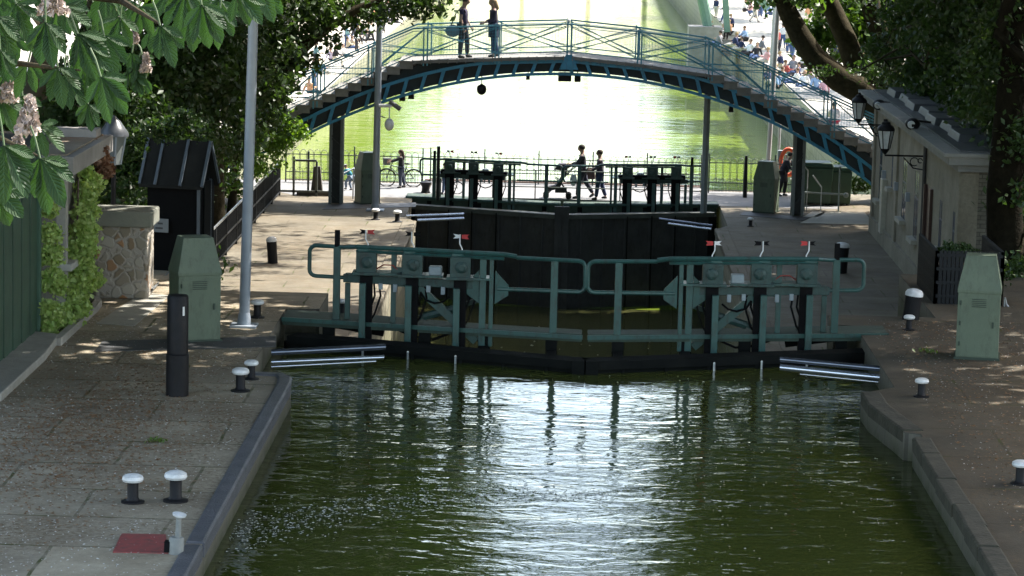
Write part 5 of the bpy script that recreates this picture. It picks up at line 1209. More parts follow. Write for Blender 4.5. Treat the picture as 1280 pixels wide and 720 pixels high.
def leaflet(o, d, nrm, L, w, droop):
    """obovate folded leaflet along d, drooping towards -z"""
    d = d.normalized(); side = d.cross(nrm).normalized(); nrm = side.cross(d).normalized()
    n = 8; vs = []; fs = []
    for i in range(n+1):
        t = i/n; c = o + d*L*t + Vector((0, 0, -1))*droop*L*t*t
        ww = w*(.04+1.0*(math.sin(math.pi*min(1, t**1.55))**.85))*(1 if t < .98 else .12); ww *= 1+.06*((i % 2)*2-1)
        rip = .012*((i % 2)*2-1)*w*3
        vs += [c + side*ww*.5 + nrm*(ww*.16+rip), c+side*ww*.25+nrm*ww*.05, c - nrm*.02*ww, c-side*ww*.25+nrm*ww*.05, c - side*ww*.5 + nrm*(ww*.16+rip)]
    for i in range(n):
        for j in range(4): a = i*5+j; fs.append((a, a+1, a+6, a+5))
    LUV.append((len(LV.v), n)); LV.add(vs, fs)
PET = LV
def chleaf(hub, ang, size, Y, spread=68, n=5, tilt=.3, droop=.25, stalk=True):
    """palmate leaf: hub pixel, main direction (degrees, 0 right, 90 up in the picture)"""
    o = D(hub[0], hub[1], Y); s = size*Y/F
    nrm = Vector((random.uniform(-.3, .3), -1, random.uniform(.3, 1.1))).normalized()
    for k in range(n):
        a = R(ang+(k-(n-1)/2)*(2*spread/(n-1))+random.uniform(-6, 6)); kk = 1-.16*abs(k-(n-1)/2)
        d = Vector((math.cos(a), random.uniform(-.25, .25)+tilt*.3, math.sin(a)))
        leaflet(o, d, nrm+Vector((random.uniform(-.25, .25), 0, random.uniform(-.25, .25))), s*kk, s*kk*.40, droop*random.uniform(.4, 1.2))
    if stalk:
        b = o + Vector((-math.cos(R(ang)), .3, -math.sin(R(ang))+.3)).normalized()*s*.7; PET.cur = 1; PET.tube([b, (b+o)/2+Vector((0, 0, .01)), o], .0035, 5); PET.cur = 0
hand = [((57, 28), -85, 52, 9.2, 60), ((72, 84), -75, 44, 9.3, 60), ((126, 96), -60, 56, 9.1, 60), ((97, 42), -55, 62, 9.4, 50), ((200, 32), -65, 46, 9.3, 45), ((252, 6), -70, 52, 9.0, 60),
        ((296, -8), -40, 45, 9.2, 60), ((50, 198), -65, 62, 8.8, 60), ((5, 182), -75, 66, 8.7, 60), ((0, 62), -80, 40, 9.3, 50), ((48, 158), -40, 40, 9.6, 60), ((20, 5), -60, 45, 9.6, 70),
        ((150, 22), -100, 40, 10, 70), ((320, -20), -50, 50, 9.6, 60), ((78, 8), -30, 42, 9.5, 60), ((35, 78), -110, 38, 9.8, 70), ((130, 45), -70, 48, 9.8, 60), ((232, -10), -110, 50, 9.7, 60), ((0, 120), -60, 42, 9.9, 60),
        ((275, 12), -95, 40, 9.9, 60), ((175, 8), -60, 34, 10.1, 60), ((-12, 230), -50, 60, 9.2, 60), ((-5, 20), -70, 52, 9.4, 60), ((110, 130), -85, 32, 10.3, 60), ((28, 120), -80, 38, 10.2, 60)]
for h_, a_, s_, Y_, sp_ in hand: chleaf(h_, a_, s_, Y_, sp_, n=5 if s_ < 50 else 6)
for (x, y) in ((165, 66), (172, 80), (168, 95), (182, 98), (160, 88), (178, 70)): chleaf((x, y), random.uniform(-130, -50), 22, 10.6, 60)
for k in range(42):
    x = random.triangular(-60, 320, -20); y = random.uniform(-60, max(10, 150-x*.42)); 
    chleaf((x, y), random.uniform(-125, -40), random.uniform(30, 46), random.uniform(10.2, 12.5), 65)
for k in range(260):     # the part of the crown above and beside the frame
    x = random.uniform(-900, 260); y = random.uniform(-700, -60) if x > -90 else random.uniform(-700, 320)
    chleaf((x, y), random.uniform(-130, -40), random.uniform(36, 56), random.uniform(8.5, 12.5), 65, stalk=False)
tb = Vector((-5.6, 9.2, 0)); root = empty('horse_chestnut', tb, 0, 'horse chestnut with drooping palmate leaves and pink white blossom hanging in at upper left', 'tree')
LV.v = [tuple(Vector(v)-tb) for v in LV.v]
cro = LV.build('crown', [ch_leaf, mat('stalk_green', (.04, .07, .02))], root, smooth=True)
at = cro.data.attributes.new('luv', 'FLOAT_VECTOR', 'POINT'); buf = np.zeros((len(LV.v), 3), dtype=np.float32)
for (o_, n_) in LUV:
    for i_ in range(n_+1):
        for j_ in range(5): buf[o_+i_*5+j_] = (i_/n_, (j_-2)/2, 1)
at.data.foreach_set('vector', buf.ravel())
mb = MB(); mb.tube([(0, 0, -.05), (.05, 0, 2), (0, .1, 4.5), (.2, 0, 6.5), (.3, 0, 9)], [.3, .24, .2, .17, .1], 12)
def br_(pts, r0_, r1_):
    q = [Vector((.1, 0, 5.5))]+[D(*p)-tb for p in pts]; mb.tube(q, [r0_+(r1_-r0_)*i/(len(q)-1) for i in range(len(q))], 8)
br_([(-400, -160, 9.6), (-80, -60, 9.8), (60, -14, 9.8), (150, 0, 9.9), (200, 30, 9.5)], .05, .004); br_([(-350, 60, 9.6), (-60, 70, 9.6), (30, 80, 9.6), (100, 88, 9.3)], .03, .003)
br_([(-200, -260, 9.5), (100, -120, 9.6), (240, -30, 9.4), (300, -12, 9.3)], .04, .004); br_([(-360, 150, 9.4), (-80, 160, 9.3), (0, 172, 9.0), (48, 195, 8.8)], .02, .003)
mb.build('trunk', bark, root, True)
blm = mat('blossom', (.30, .23, .20), rough=.8, c2=(.50, .42, .36), scale=60)
def panicle(px, py, w, h, Y, parent, lean=0):
    c = D(px, py, Y)-tb; s = Y/F; mb = MB(); n = 170
    for i in range(n):
        t = random.random()**1.25; a = random.uniform(0, 6.28); rr_ = w*s*.5*(1-t*.75)*random.uniform(.7, 1.05)
        p = c+Vector((rr_*math.cos(a)+lean*t*h*s, rr_*math.sin(a), (t-.5)*h*s)); q = Quaternion((random.random(), random.random(), random.random(), random.random())).normalized().to_matrix()
        for j in range(4):
            aa = j*math.pi/2; d1 = q @ Vector((math.cos(aa), math.sin(aa), .3)); d2 = q @ Vector((-math.sin(aa), math.cos(aa), 0)); L = .0075
            mb.add([p, p+d1*L+d2*L*.9, p+d1*L*1.6, p+d1*L-d2*L*.9], [(0, 1, 2, 3)])
    mb.tube([c-Vector((0, 0, h*s*.65)), c+Vector((lean*h*s, 0, h*s*.45))], .003, 5); mb.build('flower_panicle', blm, parent)
panicle(33, 143, 31, 46, 8.9, root, .1); panicle(66, 2, 40, 30, 9.3, root); panicle(12, 108, 24, 36, 9.9, root); panicle(182, 78, 12, 20, 10.6, root); panicle(168, 45, 8, 14, 10.5, root); panicle(22, 178, 18, 20, 9.6, root)
# ================================================================== PEOPLE
def skin_mesh(name, joints, edges, root_i, material, parent, sub=1):
    """one continuous limb-and-body surface grown over a joint skeleton"""
    me = bpy.data.meshes.new(name); me.from_pydata([j[0] for j in joints], edges, []); me.update()
    o = bpy.data.objects.new(name, me); col.objects.link(o)
    sm = o.modifiers.new('skin', 'SKIN'); sm.use_smooth_shade = True; sm.branch_smoothing = .3
    lay = me.skin_vertices[0] if me.skin_vertices else None
    if lay is None:
        bm = bmesh.new(); bm.from_mesh(me); bm.verts.layers.skin.verify(); bm.to_mesh(me); bm.free(); lay = me.skin_vertices[0]
    for i, j in enumerate(joints):
        r_ = j[1]; r_ = (r_, r_) if not isinstance(r_, tuple) else r_; lay.data[i].radius = (r_[0]*1.2, r_[1]*1.2); lay.data[i].use_root = (i == root_i)
    ss = o.modifiers.new('sub', 'SUBSURF'); ss.levels = sub; ss.render_levels = sub
    dg = bpy.context.evaluated_depsgraph_get(); dg.update()
    m2 = bpy.data.meshes.new_from_object(o.evaluated_get(dg)); m2.name = name
    bpy.data.objects.remove(o); bpy.data.meshes.remove(me)
    m2.materials.clear(); m2.materials.append(material)
    r_ = bpy.data.objects.new(name, m2); col.objects.link(r_); r_.parent = parent; return r_

def fk(H, pose):
    """joints of a figure facing +x, feet at z = 0. angles in degrees, forward positive"""
    J = {}; P = dict(lean=0, hipL=0, hipR=0, kneeL=0, kneeR=0, armL=5, armR=5, elL=10, elR=10, abL=8, abR=8, head=0, drop=0, spread=0, legab=3); P.update(pose)
    s = H
    def dirv(a, ab=0, side=1): a = R(a); b = R(ab)*side; return Vector((math.sin(a)*math.cos(b), math.sin(b), -math.cos(a)*math.cos(b)))
    legs = {}
    low = 0
    for S, sd in (('L', 1), ('R', -1)):
        h = Vector((0, sd*.052*s, 0)); k = h+dirv(P['hip'+S], P['legab'], sd)*.245*s; an = k+dirv(P['hip'+S]-P['knee'+S], P['legab']*.5, sd)*.235*s
        fa = P['hip'+S]-P['knee'+S]; fd = Vector((1, sd*.12, 0)) if abs(fa) < 40 or pose.get('sit') else Vector((math.cos(R(fa)), 0, math.sin(R(fa))))
        if fa < -20 and not pose.get('sit'): fd = Vector((math.cos(R(30)), 0, -math.sin(R(30))))
        t = an+fd*.085*s+Vector((0, 0, -.022*s)); hl = an-fd*.022*s+Vector((0, 0, -.022*s)); legs[S] = (h, k, an, t, hl); low = min(low, an.z-.038*s, t.z-.016*s)
    pel = Vector((0, 0, -low)); J['pel'] = pel+Vector((0, 0, .02*s))
    for S in 'LR':
        for n_, v in zip(('hip', 'knee', 'ank', 'toe', 'heel'), legs[S]): J[n_+S] = v+pel
    L = R(P['lean']); up = Vector((math.sin(L), 0, math.cos(L))); fw = Vector((math.cos(L), 0, -math.sin(L)))
    J['belly'] = J['pel']+up*.085*s; J['chest'] = J['pel']+up*.195*s+fw*.008*s; J['neck0'] = J['pel']+up*.29*s; J['neck'] = J['pel']+up*.315*s+fw*.008*s
    hd = R(P['lean']*.5+P['head']); hu = Vector((math.sin(hd), 0, math.cos(hd))); hf = Vector((math.cos(hd), 0, -math.sin(hd)))
    J['head0'] = J['neck']+hu*.035*s+hf*.006*s; J['head1'] = J['neck']+hu*.078*s+hf*.01*s; J['head2'] = J['neck']+hu*.125*s+hf*.002*s; J['hf'] = hf; J['hu'] = hu
    for S, sd in (('L', 1), ('R', -1)):
        sh = J['pel']+up*.270*s+Vector((0, sd*.098*s, 0)); el = sh+dirv(P['arm'+S]+P['lean']*0, P['ab'+S], sd)*.170*s; wr = el+dirv(P['arm'+S]+P['el'+S], P['ab'+S]*(.3 if P['el'+S] < 60 else -1.2), sd)*.150*s
        J['sh'+S], J['el'+S], J['wr'+S] = sh, el, wr; J['hd'+S] = wr+(wr-el).normalized()*.045*s
    return J

def person(label, loc, face, H, pose, top, legs_c, hair, skin=(.36, .22, .16), shoes=(.03, .03, .03), hairlen=0, group=None, hands=True, sleeve=1.0, skirt=None, cap=None, fat=1.0, name='person', cheap=False, rx=0):
    root = empty(name, loc, face, label, 'person', group)
    J = fk(H, pose); s = H
    ms = mat('skin_%.2f' % skin[0], skin, rough=.55, var=.08); mt = cmat('cloth', top); ml = cmat('cloth', legs_c); mh = cmat('hair', hair); mo = cmat('shoe', shoes)
    mid = lambda a, b, t=.5: J[a].lerp(J[b], t)
    nodes = [('pel', (.055, .085)), ('belly', (.05, .075)), ('chest', (.058, .088)), ('neck0', (.035, .045)), ('neck', .032), ('head0', .040), ('head1', (.050, .042)), ('head2', (.044, .038))]
    jo = []; ix = {}
    def put(n_, p, r_): ix[n_] = len(jo); jo.append((tuple(p), tuple(x*s for x in r_) if isinstance(r_, tuple) else r_*s))
    for n_, r_ in nodes: put(n_, J[n_], r_)
    ed = [(ix[a[0]], ix[b[0]]) for a, b in zip(nodes[:-1], nodes[1:])]
    for S in 'LR':
        put('sh'+S, J['sh'+S], .027); put('el'+S, J['el'+S], .020); put('wr'+S, J['wr'+S], .0135); put('hd'+S, J['hd'+S], (.010, .019))
        put('hip'+S, J['hip'+S], .046); put('knee'+S, J['knee'+S], .030); put('ank'+S, J['ank'+S], .020); put('toe'+S, J['toe'+S], .014)
        ed += [(ix['neck0'], ix['sh'+S]), (ix['sh'+S], ix['el'+S]), (ix['el'+S], ix['wr'+S]), (ix['wr'+S], ix['hd'+S]), (ix['pel'], ix['hip'+S]), (ix['hip'+S], ix['knee'+S]), (ix['knee'+S], ix['ank'+S]), (ix['ank'+S], ix['toe'+S])]
    body = skin_mesh('body', jo, ed, 0, ms, root, 1)
    # face and fingers joined to the body mesh
    f = MB(); hc = J['head1']; hf, hu = J['hf'], J['hu']; hs = Vector((0, 1, 0)); q = Matrix((hf, hs, hu)).transposed()
    f.ell(hc+hf*.008*s+hu*.012*s, (.060*s, .050*s, .066*s), 12, 9, q); f.ell(hc+hf*.062*s+hu*.0*s, (.012*s, .008*s, .014*s), 6, 4, q)
    for sd in (-1, 1): f.ell(hc+hs*sd*.046*s, (.010*s, .006*s, .016*s), 6, 4, q)
    f.ell(hc+hf*.050*s-hu*.022*s, (.010*s, .016*s, .005*s), 6, 4, q)
    if hands:
        for S in 'LR':
            w = J['hd'+S]; d = (J['hd'+S]-J['wr'+S]).normalized(); lat = d.cross(Vector((0, 1, 0)) if abs(d.y) < .7 else Vector((0, 0, 1))).normalized(); cu = d.cross(lat).normalized()*(1 if S == 'L' else -1)
            for k, L in enumerate((.040, .045, .043, .034)):
                b = w+lat*(k-1.5)*.0088*s; c = b+d*L*.5*s-cu*.004*s; f.tube([b-d*.01*s, b+d*L*.3*s, c+d*.006*s-cu*.006*s, c+d*L*.25*s-cu*.02*s], [.0052*s, .005*s, .0046*s, .0036*s], 6)
            b = w-d*.018*s+lat*.018*s; f.tube([b, b+lat*.014*s+d*.014*s, b+lat*.012*s+d*.034*s-cu*.008*s], [.0065*s, .0056*s, .0042*s], 6)
    fm = f.build('tmp', ms, None, True); bm = bmesh.new(); bm.from_mesh(body.data); bm.from_mesh(fm.data); bm.to_mesh(body.data); bm.free(); me_ = fm.data; bpy.data.objects.remove(fm); bpy.data.meshes.remove(me_)
    for p in body.data.polygons: p.use_smooth = True
    e = MB()
    for sd in (-1, 1): e.ell(hc+hf*.052*s+hs*sd*.018*s+hu*.012*s, (.006*s, .008*s, .005*s), 6, 4, q)
    e.build('eyes', mat('eye_dark', (.02, .015, .012)), body, True)
    # clothing shells over the same joints
    k_ = 1.0+.10*fat
    jo2 = []; e2 = []
    def seq(items, jl, el, attach=None):
        prev = attach
        for p, r_ in items:
            jl.append((tuple(p), tuple(x*s for x in r_) if isinstance(r_, tuple) else r_*s)); i_ = len(jl)-1
            if prev is not None: el.append((prev, i_))
            prev = i_
        return prev
    g0 = .010
    jo2.append((tuple(J['pel']-Vector((0, 0, .01*s))), (.066*s*k_, .094*s*k_))); seq([(J['belly'], (.060*k_, .086*k_)), (J['chest'], (.068*k_, .096*k_)), (J['neck0'], (.044, .056)), (mid('neck0', 'neck', .5), .034)], jo2, e2, 0)
    for S in 'LR':
        it = [(J['sh'+S], .038), (mid('sh'+S, 'el'+S, .6), .033)]
        if sleeve > .5: it += [(J['el'+S], .030), (mid('el'+S, 'wr'+S, .85), .024)]
        seq(it, jo2, e2, 3)
    skin_mesh('top', jo2, e2, 0, mt, root, 1)
    jo3 = [(tuple(J['pel']+Vector((0, 0, .02*s))), (.062*s*k_, .090*s*k_))]; e3 = []
    for S in 'LR': seq([(J['hip'+S]-Vector((0, 0, .01*s)), .058*k_), (J['knee'+S], .041), (mid('knee'+S, 'ank'+S, .5), .036), (mid('knee'+S, 'ank'+S, .93), .032)], jo3, e3, 0)
    skin_mesh('trousers', jo3, e3, 0, ml, root, 1)
    for S in 'LR':
        sh = MB(); a, t, h = J['ank'+S], J['toe'+S], J['heel'+S]; sh.tube([h+Vector((0, 0, .004*s)), a+Vector((0, 0, -.012*s)), a.lerp(t, .5)+Vector((0, 0, -.004*s)), t], [.02*s, .028*s, .026*s, .017*s], 8); sh.build('shoe', mo, root, True)
    hm = MB(); hm.ell(hc-hf*.006*s+hu*.026*s, (.066*s, .058*s, .060*s), 12, 8, q)
    if hairlen:
        hm.tube([hc-hf*.03*s+hu*.03*s, hc-hf*.045*s-hu*.03*s, J['neck0']-hf*.05*s, J['neck0'].lerp(J['chest'], hairlen)-hf*.075*s], [.05*s, .05*s, .045*s, .02*s], 10)
    hm.build('hair', mh, root, True)
    if skirt:
        b = MB(); p0 = J['belly']; p1 = J['pel'].lerp(J['kneeL'].lerp(J['kneeR'], .5), .75); n = 16; vs = []
        rows = [(p0, .075, .095), (J['pel'], .088, .115), (p1, .098, .13)]
        for (c, rx_, ry_) in rows:
            for j in range(n): t = 2*math.pi*j/n; ww = 1+.05*math.cos(5*t); vs.append(c+Vector((rx_*s*math.cos(t)*ww, ry_*s*math.sin(t)*ww, 0)))
        fs = [(i*n+j, i*n+(j+1) % n, (i+1)*n+(j+1) % n, (i+1)*n+j) for i in range(2) for j in range(n)]
        b.add(vs, fs).build('coat_skirt', cmat('cloth', skirt), root, True)
    if cap: MB().ell(hc-hf*.0*s+hu*.042*s, (.064*s, .055*s, .045*s), 12, 8, q).build('cap', cmat('cloth', cap), root, True)
    return root, J
_cm = {}
def cmat(kind, c):
    k = (kind, tuple(round(x, 3) for x in c))
    if k not in _cm: _cm[k] = mat('%s_%d' % (kind, len(_cm)), c, rough=.85 if kind != 'shoe' else .5, var=.18, scale=8)
    return _cm[k]

navy = (.022, .025, .045); jean = (.03, .05, .10); darkp = (.025, .018, .03)
zb = topz(D(575, 75, YB).x)
m_, Jm = person('man in a dark navy T-shirt standing on the footbridge, left of the couple', (D(578, 75, YB+.35).x, YB+.45, zb), R(-10), 1.93, dict(hipL=14, kneeL=14, hipR=-4, kneeR=0, armL=8, elL=22, armR=-4, elR=20, abR=10, head=12), (.03, .022, .055), (.05, .05, .055), (.05, .035, .025), sleeve=.3)
bag = empty('shoulder_bag', (D(565, 55, YB).x, YB+.3, zb+.98), 0, 'grey blue bag hanging behind the man on the footbridge', 'bag')
MB().ell((0, 0, -.12), (.24, .12, .20), 14, 9).build('body', mat('bag_blue', (.12, .17, .20), rough=.8), bag, True); MB().tube([(-.05, 0, .05), (.1, .0, .45), (.25, .0, .62)], .02, 6).build('strap', mat('bag_strap', (.03, .03, .035)), bag)
zb2 = topz(D(615, 75, YB).x)
person('blonde woman in a dark tunic standing on the footbridge, right of the couple', (D(616, 75, YB+.35).x, YB+.45, zb2), R(190), 1.84, dict(hipL=2, kneeL=2, hipR=-8, kneeR=6, armL=2, elL=72, armR=4, elR=66, abL=2, abR=2, head=6), (.035, .024, .045), jean, (.30, .21, .12), skirt=(.02, .03, .055), hairlen=.2, sleeve=1)
# walkers on the crossing
gz = Z1
p = G(727, 248, gz); man = person('adult in a dark jacket pushing a pushchair across behind the far gates', (p.x, p.y, gz), R(180), 1.80, dict(hipL=14, kneeL=8, hipR=-20, kneeR=14, armL=35, elL=30, armR=28, elR=50, head=6), (.04, .038, .05), navy, (.03, .022, .018))
p = G(749, 249.5, gz); person('adult in a dark hooded jacket walking behind the pushchair', (p.x, p.y, gz), R(180), 1.66, dict(hipL=10, kneeL=4, hipR=-12, kneeR=8, armL=18, elL=55, armR=10, elR=60), (.05, .042, .055), (.03, .045, .11), (.045, .028, .02))
p = G(741, 245, gz); bg_ = empty('brown_bag', (p.x-.1, p.y-.2, gz+.78), 0, 'brown bag carried by the second walker', 'bag'); MB().box((0, 0, 0), (.34, .16, .40), 0, .8).build('body', mat('bag_brown', (.06, .035, .025)), bg_, bevel=.05); MB().tube([(-.1, 0, .18), (0, 0, .42), (.12, 0, .18)], .015, 5).build('strap', blk, bg_)
# pushchair
p = G(700, 248, gz); pr = empty('pushchair', p, R(180), 'grey pushchair pushed from behind by the adult in the dark jacket', 'pushchair'); pr.scale = (1.12, 1.1, 1.15)
frame = mat('pram_frame', (.05, .05, .055)); fab = mat('pram_fabric', (.06, .055, .065), rough=.9)
mb = MB(); 
for y in (-.22, .22): mb.tube([(.42, y, .1), (.1, y, .42), (-.35, y, .88), (-.48, y, .98)], .016, 6); mb.tube([(-.25, y, .1), (.0, y, .5), (.15, y, .60)], .016, 6)
mb.tube([(-.48, -.22, .98), (-.52, 0, .99), (-.48, .22, .98)], .02, 6); mb.build('frame', frame, pr)
mb = MB(); vs = []
for y in (-.2, .2): vs += [(.42, y, .32), (.12, y, .40), (-.12, y, .85), (-.2, y, .82), (.02, y, .30), (.38, y, .22)]
mb.add(vs, [(0, 1, 2, 3, 4, 5), (11, 10, 9, 8, 7, 6)]+[(i, (i+1) % 6, (i+1) % 6+6, i+6) for i in range(6)]).build('seat', fab, pr)
mb = MB(); mb.add([(-.2, -.22, .82), (-.16, -.22, 1.02), (.05, -.22, 1.02), (.2, -.22, .85), (-.2, .22, .82), (-.16, .22, 1.02), (.05, .22, 1.02), (.2, .22, .85)], [(0, 1, 5, 4), (1, 2, 6, 5), (2, 3, 7, 6), (0, 3, 2, 1), (4, 5, 6, 7)]).build('canopy', fab, pr)
for (x, y) in ((.42, -.24), (.42, .24), (-.25, -.24), (-.25, .24)): MB().lathe((x, y-.02, .09), [(.085, 0), (.09, .02), (.085, .04)], 14, (0, 1, 0)).build('wheel', blk, pr)
MB().box((-.02, 0, .25), (.35, .34, .14)).build('basket', fab, pr)
sb = empty('carrier_bag', (G(716, 240, gz).x, p.y, gz+.62), 0, 'white plastic carrier bag hanging from the pushchair handle', 'bag'); MB().ell((0, 0, 0), (.12, .08, .2), 10, 7).build('body', mat('bag_white', (.6, .66, .7)), sb, True); MB().tube([(-.05, 0, .17), (0, 0, .36), (.05, 0, .17)], .01, 5).build('handle', mat('bag_white', (.6, .66, .7)), sb)
# children with bicycles
def bicycle(loc, rz, k, label, basket=True):
    r_ = empty('bicycle', loc, rz, label, 'bicycle'); r_.scale = (k, k, k); R_ = .32
    tm_ = mat('tyre', (.02, .02, .02), rough=.8); fr_ = mat('bike_frame', (.06, .065, .07), rough=.35, metal=.4)
    for x in (-.5, .5):
        w = empty('wheel', (x, 0, R_)); w.parent = r_; mb = MB(); mb.tube([(R_*math.cos(t*math.pi/12), 0, R_*math.sin(t*math.pi/12)) for t in range(25)], .022, 6, False); mb.build('tyre', tm_, w, True)
        mb = MB()
        for t in range(14): mb.tube([(0, 0, 0), (R_*math.cos(t*.4488), 0, R_*math.sin(t*.4488))], .003, 4)
        mb.ell((0, 0, 0), .03, 8, 6); mb.build('spokes', rodm, w)
        mb = MB(); mb.tube([((R_+.03)*math.cos(t*math.pi/12), 0, (R_+.03)*math.sin(t*math.pi/12)) for t in range(2, 12)], .014, 5); mb.build('mudguard', fr_, w)
    mb = MB()
    for a, b in (((-.5, R_), (-.12, .28)), ((-.12, .28), (-.25, .82)), ((-.5, R_), (-.22, .70)), ((-.12, .28), (.34, .70)), ((-.22, .66), (.32, .78)), ((.30, .88), (.5, R_))): mb.tube([(a[0], 0, a[1]), (b[0], 0, b[1])], .017, 6)
    mb.tube([(.30, 0, .86), (.26, 0, 1.0)], .015, 6); mb.build('frame', fr_, r_)
    MB().tube([(.14, -.26, 1.0), (.26, -.2, 1.02), (.28, 0, 1.0), (.26, .2, 1.02), (.14, .26, 1.0)], .014, 6).build('handlebar', fr_, r_)
    MB().ell((-.27, 0, .86), (.13, .08, .035), 10, 6).build('saddle', blk, r_, True)
    mb = MB(); mb.lathe((-.12, -.02, .28), [(.08, 0), (.08, .02)], 14, (0, 1, 0)); mb.tube([(-.12, .06, .28), (-.05, .06, .14)], .012, 5); mb.tube([(-.12, -.06, .28), (-.19, -.06, .42)], .012, 5); mb.build('pedals', fr_, r_)
    if basket: MB().lathe((.50, 0, .80), [(.12, 0), (.17, .26)], 12).build('basket', mat('wicker', (.16, .17, .16), rough=.9, c2=(.07, .07, .07), scale=60), r_)
    return r_
p = G(501, 235, gz); person('girl with long dark hair standing with a bicycle beside the far left cabinet', (p.x, p.y-.0, gz), R(180), 1.30, dict(hipL=4, kneeL=6, hipR=-10, kneeR=4, armL=62, elL=12, armR=58, elR=25), (.012, .012, .016), (.04, .05, .08), (.05, .028, .02), hairlen=.9)
bicycle((p.x-.05, p.y+.4, gz), R(180), .92, 'girl\'s bicycle with a front basket beside the far left cabinet')
p = G(556, 243, gz); person('small boy in a navy top standing behind the far left gate railing', (p.x, p.y, gz), R(170), 1.06, dict(hipL=8, kneeL=4, hipR=-6, armL=45, elL=30, armR=40, elR=30), (.03, .04, .09), (.07, .11, .20), (.035, .02, .015))
bicycle((p.x+.1, p.y+.3, gz), R(176), .62, 'small child bicycle behind the far left gate railing', False)
p = G(438, 238, gz); person('small child in teal with a white cap beside the far left cabinet', (p.x, p.y, gz), R(150), .95, dict(lean=35, hipL=40, kneeL=45, hipR=20, kneeR=40, armL=50, armR=40), (.03, .22, .30), (.12, .16, .22), (.1, .07, .05), cap=(.6, .68, .75))
p = G(978, 245, gz); person('person in a dark coat bending beside the orange life ring', (p.x, p.y, gz), R(-20), 1.55, dict(lean=22, hipL=12, kneeL=22, hipR=-4, kneeR=10, armL=40, elL=40, armR=30, elR=40), (.02, .018, .025), (.012, .012, .016), (.02, .015, .012), skirt=(.02, .018, .025))
p = D(1040, 210, 118); person('person in red and white seen through the bushes under the right bridge stairs', (p.x, 118, Z1), R(90), 1.7, dict(armL=30, elL=60, armR=20, elR=60), (.55, .5, .52), (.35, .02, .04), (.05, .03, .02), hands=False)

# crowd on the banks: five templates, recoloured copies
CROWD = {}
skincr = mat('crowd_skin', (.42, .27, .20), var=.1)
oc = mat('crowd_cloth', (.5, .5, .5), objcol=True, rough=.85)
def template(kind):
    poses = {'stand': dict(hipL=5, hipR=-5, armL=12, elL=25), 'walk': dict(hipL=22, kneeL=6, hipR=-18, kneeR=20, armL=-15, armR=20, elR=30), 'talk': dict(armL=25, elL=80, armR=20, elR=70, hipR=-4),
             'sit': dict(sit=1, hipL=88, kneeL=85, hipR=84, kneeR=80, lean=8, armL=30, elL=40, armR=35, elR=35), 'loll': dict(sit=1, hipL=95, kneeL=25, hipR=110, kneeR=75, lean=-14, armL=-30, elL=5, armR=40, elR=60)}
    r_, J = person('template', (0, 0, 0), 0, 1.7, poses[kind], (.5, .5, .5), (.1, .1, .12), (.06, .04, .03), hands=False)
    if kind in ('sit', 'loll'):
        dz = (J['pel'].z-.1*1.7) if kind == 'loll' else J['pel'].z-.14-.45+.0
    else: dz = 0
    for c in r_.children:
        if c.name.split('.')[0] in ('top', 'trousers', 'hair'): c.data.materials.clear(); c.data.materials.append(oc)
    return r_, (J['pel'].z-.10 if kind == 'loll' else 0)
TPL = {k: template(k) for k in ('stand', 'walk', 'talk', 'sit', 'loll')}
tops = {'white': (.75, .75, .75), 'black': (.015, .015, .018), 'red': (.38, .08, .07), 'pale blue': (.30, .42, .62), 'pink': (.62, .34, .36), 'grey': (.2, .2, .22), 'navy': (.02, .03, .09), 'green': (.14, .2, .12), 'lilac': (.42, .36, .46), 'orange': (.5, .26, .14), 'teal': (.10, .2, .22), 'beige': (.5, .42, .3)}
bots = {'blue jeans': (.05, .09, .2), 'dark trousers': (.018, .018, .022), 'pale trousers': (.5, .46, .38)}
hairs = {'dark': (.025, .018, .015), 'brown': (.10, .055, .03), 'fair': (.38, .26, .13)}
used_t = set(); cnt = 0
POSEW = {'stand': 'standing', 'walk': 'walking', 'talk': 'chatting', 'sit': 'sitting', 'loll': 'lounging'}
def crowd(kind, x, y, z, rz, where, grp):
    global cnt
    r_, dz = TPL[kind]
    o = r_ if kind not in used_t else copy_tree(r_)
    used_t.add(kind); o.location = (x, y, z-dz); o.rotation_euler = (0, 0, rz); s = random.uniform(.92, 1.06); o.scale = (s, s, s)
    for _ in range(200):
        t = random.choice(list(tops)+['white', 'beige', 'white', 'black', 'grey', 'pink', 'navy', 'black']); b = random.choice(list(bots)); h = random.choice(list(hairs)); lb = f'{h} haired person in {t} top, {b}, {POSEW[kind]} {where}'
        if lb not in labels: break
    labels.add(lb); tag(o, ' '.join(lb.split()), 'person', grp)
    for c in o.children:
        n_ = c.name.split('.')[0]
        if n_ == 'top': c.color = (*tops[t], 1)
        elif n_ == 'trousers': c.color = (*bots[b], 1)
        elif n_ == 'hair': c.color = (*hairs[h], 1)
labels = set()
GR = 'people on the sunny right plaza'; GL = 'people on the left canal bank'
for (px, py, k) in ((895, 22, 'stand'), (906, 28, 'walk'), (903, 45, 'loll'), (912, 50, 'sit'), (918, 58, 'loll'), (925, 62, 'loll'), (932, 58, 'sit'), (936, 68, 'loll'), (945, 72, 'loll'), (951, 62, 'loll'), (957, 78, 'loll'), (928, 52, 'loll'), (915, 40, 'sit'), (898, 56, 'loll'), (890, 50, 'sit')):
    g = G(px, py, Z1); crowd(k, g.x, g.y, Z1, R(random.uniform(120, 240)), 'on the right bank edge', GR)
for (px, py, k) in ((930, 16, 'sit'), (937, 18, 'sit'), (943, 24, 'walk'), (950, 18, 'stand'), (957, 16, 'sit'), (963, 20, 'sit'), (968, 14, 'sit'), (975, 22, 'sit'), (985, 25, 'stand'), (1010, 30, 'stand')):
    g = G(px, py+4, Z1); crowd(k, g.x, g.y, Z1, R(random.uniform(0, 360)), 'far across the right plaza', GR)
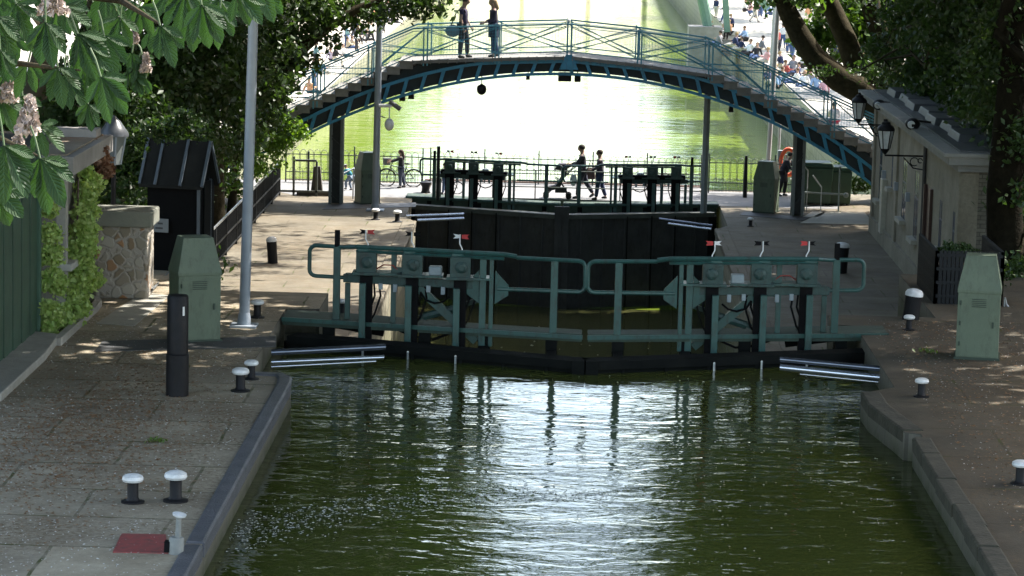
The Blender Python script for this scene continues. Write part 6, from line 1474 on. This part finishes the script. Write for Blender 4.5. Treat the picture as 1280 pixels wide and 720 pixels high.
for (px, py, k) in ((972, 68, 'talk'), (978, 60, 'walk'), (984, 66, 'stand'), (960, 104, 'loll'), (968, 98, 'loll'), (976, 92, 'sit'), (984, 94, 'loll'), (990, 90, 'loll'), (996, 96, 'loll'), (1002, 92, 'sit'), (1008, 100, 'loll'), (1014, 106, 'loll'), (1020, 112, 'loll'), (994, 104, 'loll'), (1004, 108, 'loll'), (1040, 80, 'stand'), (1046, 84, 'talk'), (1072, 100, 'stand'), (1078, 104, 'talk'), (990, 76, 'walk'), (1030, 118, 'loll'), (972, 108, 'loll'), (980, 102, 'loll')):
    g = G(px, py, Z1); crowd(k, g.x, g.y, Z1, R(random.uniform(0, 360)), 'near the leaning tree', GR)
for i in range(64):
    y = random.uniform(135, 290); x = random.uniform(-16.2, -13.7); k = random.choice(['loll', 'loll', 'loll', 'sit', 'stand', 'walk'])
    crowd(k, x, y, -4.7, R(random.uniform(-60, 60)), 'on the left bank', GL)
for k in TPL:
    if k not in used_t: crowd(k, 16, 150+random.random()*10, Z1, 0, 'on the right plaza', GR)

# low walls, steps, far green bridge leg, masts
pale = mat('pale_wall', (.5, .48, .44), rough=.85, c2=(.6, .57, .52), scale=1)
root = empty('green_footbridge', (10.5, 192, Z1), 0, 'pale green iron leg of the next footbridge on the right bank', 'bridge'); gi = mat('green_iron', (.12, .22, .16), rough=.6)
def gl(px, py): v = D(px, py, 192)-Vector((10.5, 192, Z1)); return v
mb = MB(); mb.tube([gl(868, -60), gl(874, -25), gl(880, 8), gl(888, 46)], [.42, .38, .36, .34], 8); mb.build('arch_leg', gi, root, True)
mb = MB(); mb.tube([gl(868, -60), gl(830, -110), gl(760, -150)], .4, 8); mb.build('arch', gi, root, True)
MB().bar(gl(905, -30), gl(909, 40), .4, .4).build('post', gi, root); MB().bar(gl(890, -60), gl(960, 10), .3, .5).build('stair_stringer', gi, root)
MB().box(gl(881, 40)+Vector((0, 0, -1.2)), (2.2, 2.5, 3.2)).build('abutment', conc, root)
st = empty('stone_steps', (9.9, 195, Z1-1), 0, 'pale stone steps rising from the water at the right bank', 'steps')
for k in range(5): MB().box((.25*k, .0, .35*k), (2.4-.25*k, 3, .3)).build('step', pale, st)
for k in range(6):
    w_ = MB(); y = 215+k*11; w_.box((22, y, Z1+.3), (10, .5, .7)); tag(w_.build('low_wall', pale), ('low pale wall across the plaza', 'second low pale wall across the plaza')[0] if k else 'nearest low pale wall across the plaza', 'wall', 'low walls across the plaza')
pole(G(964, 92, Z1), .12, 10, R(1.2), 'tall pale mast on the right plaza among the crowd', 'plaza_mast', False, mat('mast_pale3', (.35, .36, .38)))
